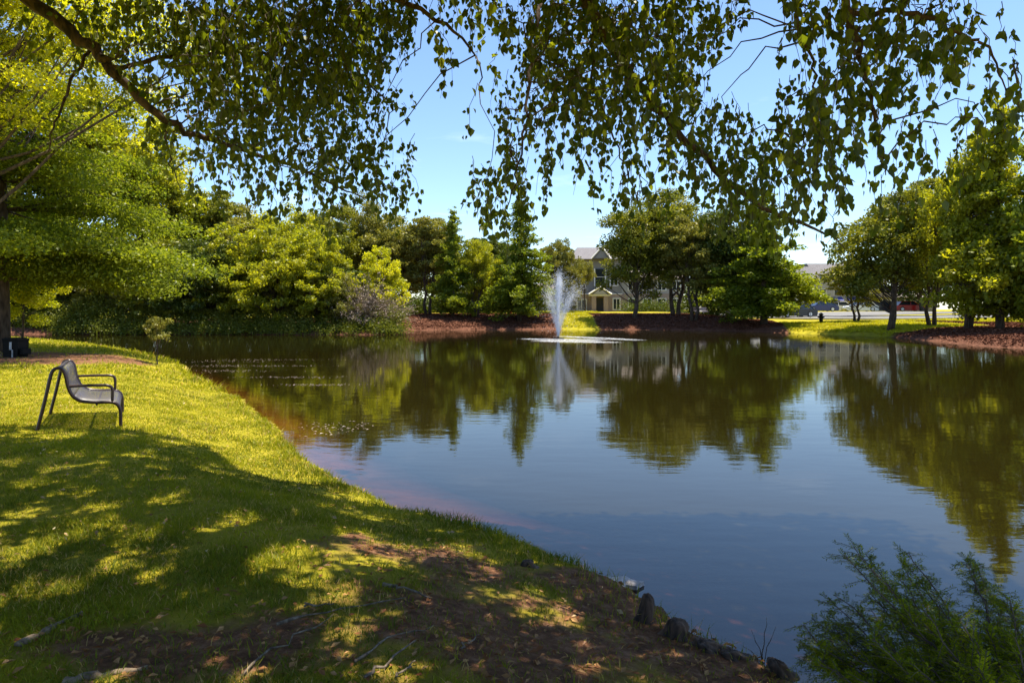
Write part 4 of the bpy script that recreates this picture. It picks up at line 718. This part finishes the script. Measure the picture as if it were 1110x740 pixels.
# far apartment block at right
def block(name, x0, y0, wdt, dep, h, m, label, nw, floors, roofm='roof', awn=False, eaves=.5, rh=2.2):
    z = H1(x0+wdt/2, y0)-.3; r = empty(name, (x0, y0, z), 0, label, 'building'); mb = MB(); mb.box(0, 0, 0, wdt, dep, h); mb.build('wall', M[m], r)
    mb = MB(); mb.prism([(-eaves, h+.003), (dep+eaves, h+.003), (dep*.75, h+rh), (dep*.25, h+rh)], 'x', -eaves, wdt+eaves); mb.build('roof', M[roofm], r); st = wdt/nw
    for f in range(floors):
        for k in range(nw):
            a = st*k+st*.3; b = a+st*.4; c = h/floors*f+.9; d_ = c+h/floors*.45; mb = MB(); mb.box(a, -.05, c, b, -.003, d_); w_ = mb.build('window', M['glass'], r); mb = MB(); mb.box(a-.12, -.09, c-.12, a, -.003, d_+.12); mb.box(b, -.09, c-.12, b+.12, -.003, d_+.12); mb.box(a+.002, -.09, d_, b-.002, -.003, d_+.12); mb.build('window_frame', M['white'], w_)
            if awn and f == 0: mb = MB(); mb.prism([(-1.1, d_+.25), (-.1, d_+.25), (-.1, d_+1.0)], 'x', a-.3, b+.3); mb.build('awning', M['blue'], r)
    return r
block('apartment_block', px(826, 0, 122)[0], 122, 9.5, 10, 6.2, 'siding2', 'beige block behind the parked cars, left of the taller one', 4, 2)
block('apartment_block', px(884, 0, 128)[0], 128, 13.5, 11, 7.2, 'siding2', 'pale pinkish apartment block with grey roof and blue awnings across the road', 5, 3, awn=True)
block('garage_block', px(972, 0, 112)[0], 112, 6.5, 7, 2.6, 'siding2', 'low pale garage building behind the red car', 2, 1, 'roof2', rh=1.1)
def car(x, y, rz, m, label, L_=4.5, suv=False):
    r = empty('parked_car', (x, y, H1(x, y)+.05), rz, label, 'car', 'cars parked beyond the pond'); h1 = .92 if suv else .82; h2 = 1.62 if suv else 1.40; Wd = .88
    lower = [(-L_/2, .32), (-L_/2, .62), (-L_/2+.15, h1-.04), (-L_*.30, h1), (L_*.18, h1), (L_*.42, h1-.14), (L_/2, .60), (L_/2, .30), (L_/2-.1, .2), (-L_/2+.1, .2)]
    def loft(prof, w0, w1, y_): pass
    mb = MB(); mb.prism(lower, 'y', -Wd, Wd); body = mb.build('body', M[m], r, bevel=.07)
    a, b, c, d_ = (-L_*.44, h1), (-L_*(.40 if suv else .30), h2), (L_*.08, h2), (L_*.25, h1)
    t = .16; V = [(a[0], -Wd+.05, a[1]-.02), (d_[0], -Wd+.05, d_[1]-.02), (c[0], -Wd+t+.05, c[1]), (b[0], -Wd+t+.05, b[1])]; V += [(p[0], -p[1], p[2]) for p in V]
    mb = MB(); mb.add(V, [(0, 1, 2, 3), (4, 7, 6, 5), (0, 4, 5, 1), (1, 5, 6, 2), (2, 6, 7, 3), (3, 7, 4, 0)]); mb.build('cabin_glass', M['glass'], r, bevel=.03)
    mb = MB(); mb.box(b[0]-.02, -Wd+t, h2-.005, c[0]+.02, Wd-t, h2+.045); mb.build('roof', M[m], r, bevel=.02)
    for s in (-1, 1):
        for (q0, q1) in ((a, b), ((-.15, h1), (-.15, h2)), (d_, c)): mb = MB(); mb.tube([(q0[0], s*(Wd-.04), q0[1]), (q1[0], s*(Wd-t-.03), q1[1]+.02)], .035, 6); mb.build('pillar', M[m], r)
        for wx_ in (-L_*.31, L_*.31):
            mb = MB(); mb.tube([(wx_, s*(Wd-.2), .33), (wx_, s*(Wd+.02), .33)], .33, 20); ty_ = mb.build('wheel', M['tyre'], r); mb = MB(); mb.tube([(wx_, s*(Wd+.021), .33), (wx_, s*(Wd+.035), .33)], .21, 14); mb.build('rim', M['rim'], ty_)
        mb = MB(); mb.box(L_/2-.14, s*.68-.14, .56, L_/2+.012, s*.68+.14, .70); mb.build('headlight', M['lightc'], r, bevel=.02); mb = MB(); mb.box(-L_/2-.012, s*.68-.14, .60, -L_/2+.1, s*.68+.14, .76); mb.build('taillight', M['lightr'], r, bevel=.02)
    return r
car(px(836, 0, 79)[0], 79, R_(205), 'carw', 'white car parked half behind a trunk, leftmost of the visible cars', suv=True)
car(px(849, 0, 84)[0], 84, R_(215), 'silver', 'silver car between the white car and the dark car')
car(px(861, 0, 76)[0], 76, R_(192), 'carb', 'dark car with pale reflections, nearest to the lawn slope')
car(px(889, 0, 98)[0], 98, R_(180), 'navy', 'navy blue car by the pale apartment block')
car(px(905, 0, 103)[0], 103, R_(182), 'carw', 'white car just right of the navy blue car')
car(px(932, 0, 99)[0], 99, R_(180), 'silver', 'silver car glimpsed below the small olive tree')
car(px(954, 0, 100)[0], 100, R_(0), 'carb', 'dark car left of the red car across the road', suv=True)
car(px(985, 0, 98)[0], 98, R_(0), 'red', 'red car behind the two stemmed tree on the right bank')
# small furniture across the pond
x, y = px(751, 0, 77)[0], 77; bench(x, y, R_(-90), 'small dark bench far off under the trees right of the house')
def bin2(x, y, label):
    r = empty('litter_bin', (x, y, H1(x, y)-.02), 0, label, 'bin'); mb = MB(); mb.cyl((0, 0, 0), .30, .85, 16, r2=.34); mb.build('body', M['black'], r, True); mb = MB(); mb.tube([(0, 0, .852), (0, 0, .95), (0, 0, 1.02)], [.36, .34, .12], 16); mb.build('lid', M['pale'], r, True)
bin2(px(790, 0, 76)[0], 76, 'round black bin with pale lid under the far bank trees')
def hydrant(x, y, m, label):
    r = empty('fire_hydrant', (x, y, H1(x, y)-.02), 0, label, 'hydrant'); mb = MB(); mb.tube([(0, 0, 0), (0, 0, .08), (0, 0, .081), (0, 0, .6), (0, 0, .61), (0, 0, .66), (0, 0, .78)], [.19, .19, .13, .13, .18, .18, .05], 14); mb.build('barrel', m, r); mb = MB(); mb.tube([(-.24, 0, .45), (.24, 0, .45)], .065, 10); mb.tube([(0, -.23, .4), (0, 0, .4)], .08, 10); mb.build('outlet', m, r); r.scale = (1.2, 1.2, 1.2)
hydrant(px(553, 0, 79)[0], 79, M['red'], 'red fire hydrant on the far bank left of the large cone shaped tree')
hydrant(px(890, 0, 62)[0], 62, M['black'], 'small dark hydrant at the near road edge above the right lawn slope')
d = make_tree('b', 2.6, .75, .4, 1500, .12, 1, .03, ncl=30, seed=31); x = px(878, 0, 72)[0]; put('young_tree', d, (x, 72, H1(x, 72)), (1, 1, 1), 0, M['yellow'], 'small yellow leaved sapling on a thin trunk right of the dark car', 'sapling')
for u, d_, s, lb in ((548, 81, .9, 'small round pale shrub left of the red hydrant'), (497, 82, .9, 'small round pale shrub below the slim pointed conifer'), (515, 82, .8, 'small round pale shrub left of the gap by the large cone tree')):
    x = px(u, 0, d_)[0]; data, h0, r0 = PR['s2']; put('shrub', data, (x, d_-3, H1(x, d_-3)), (s/r0, s/r0, 1.3/h0), u, M['bright'], lb, 'shrub', 'small round shrubs on top of the far bank')
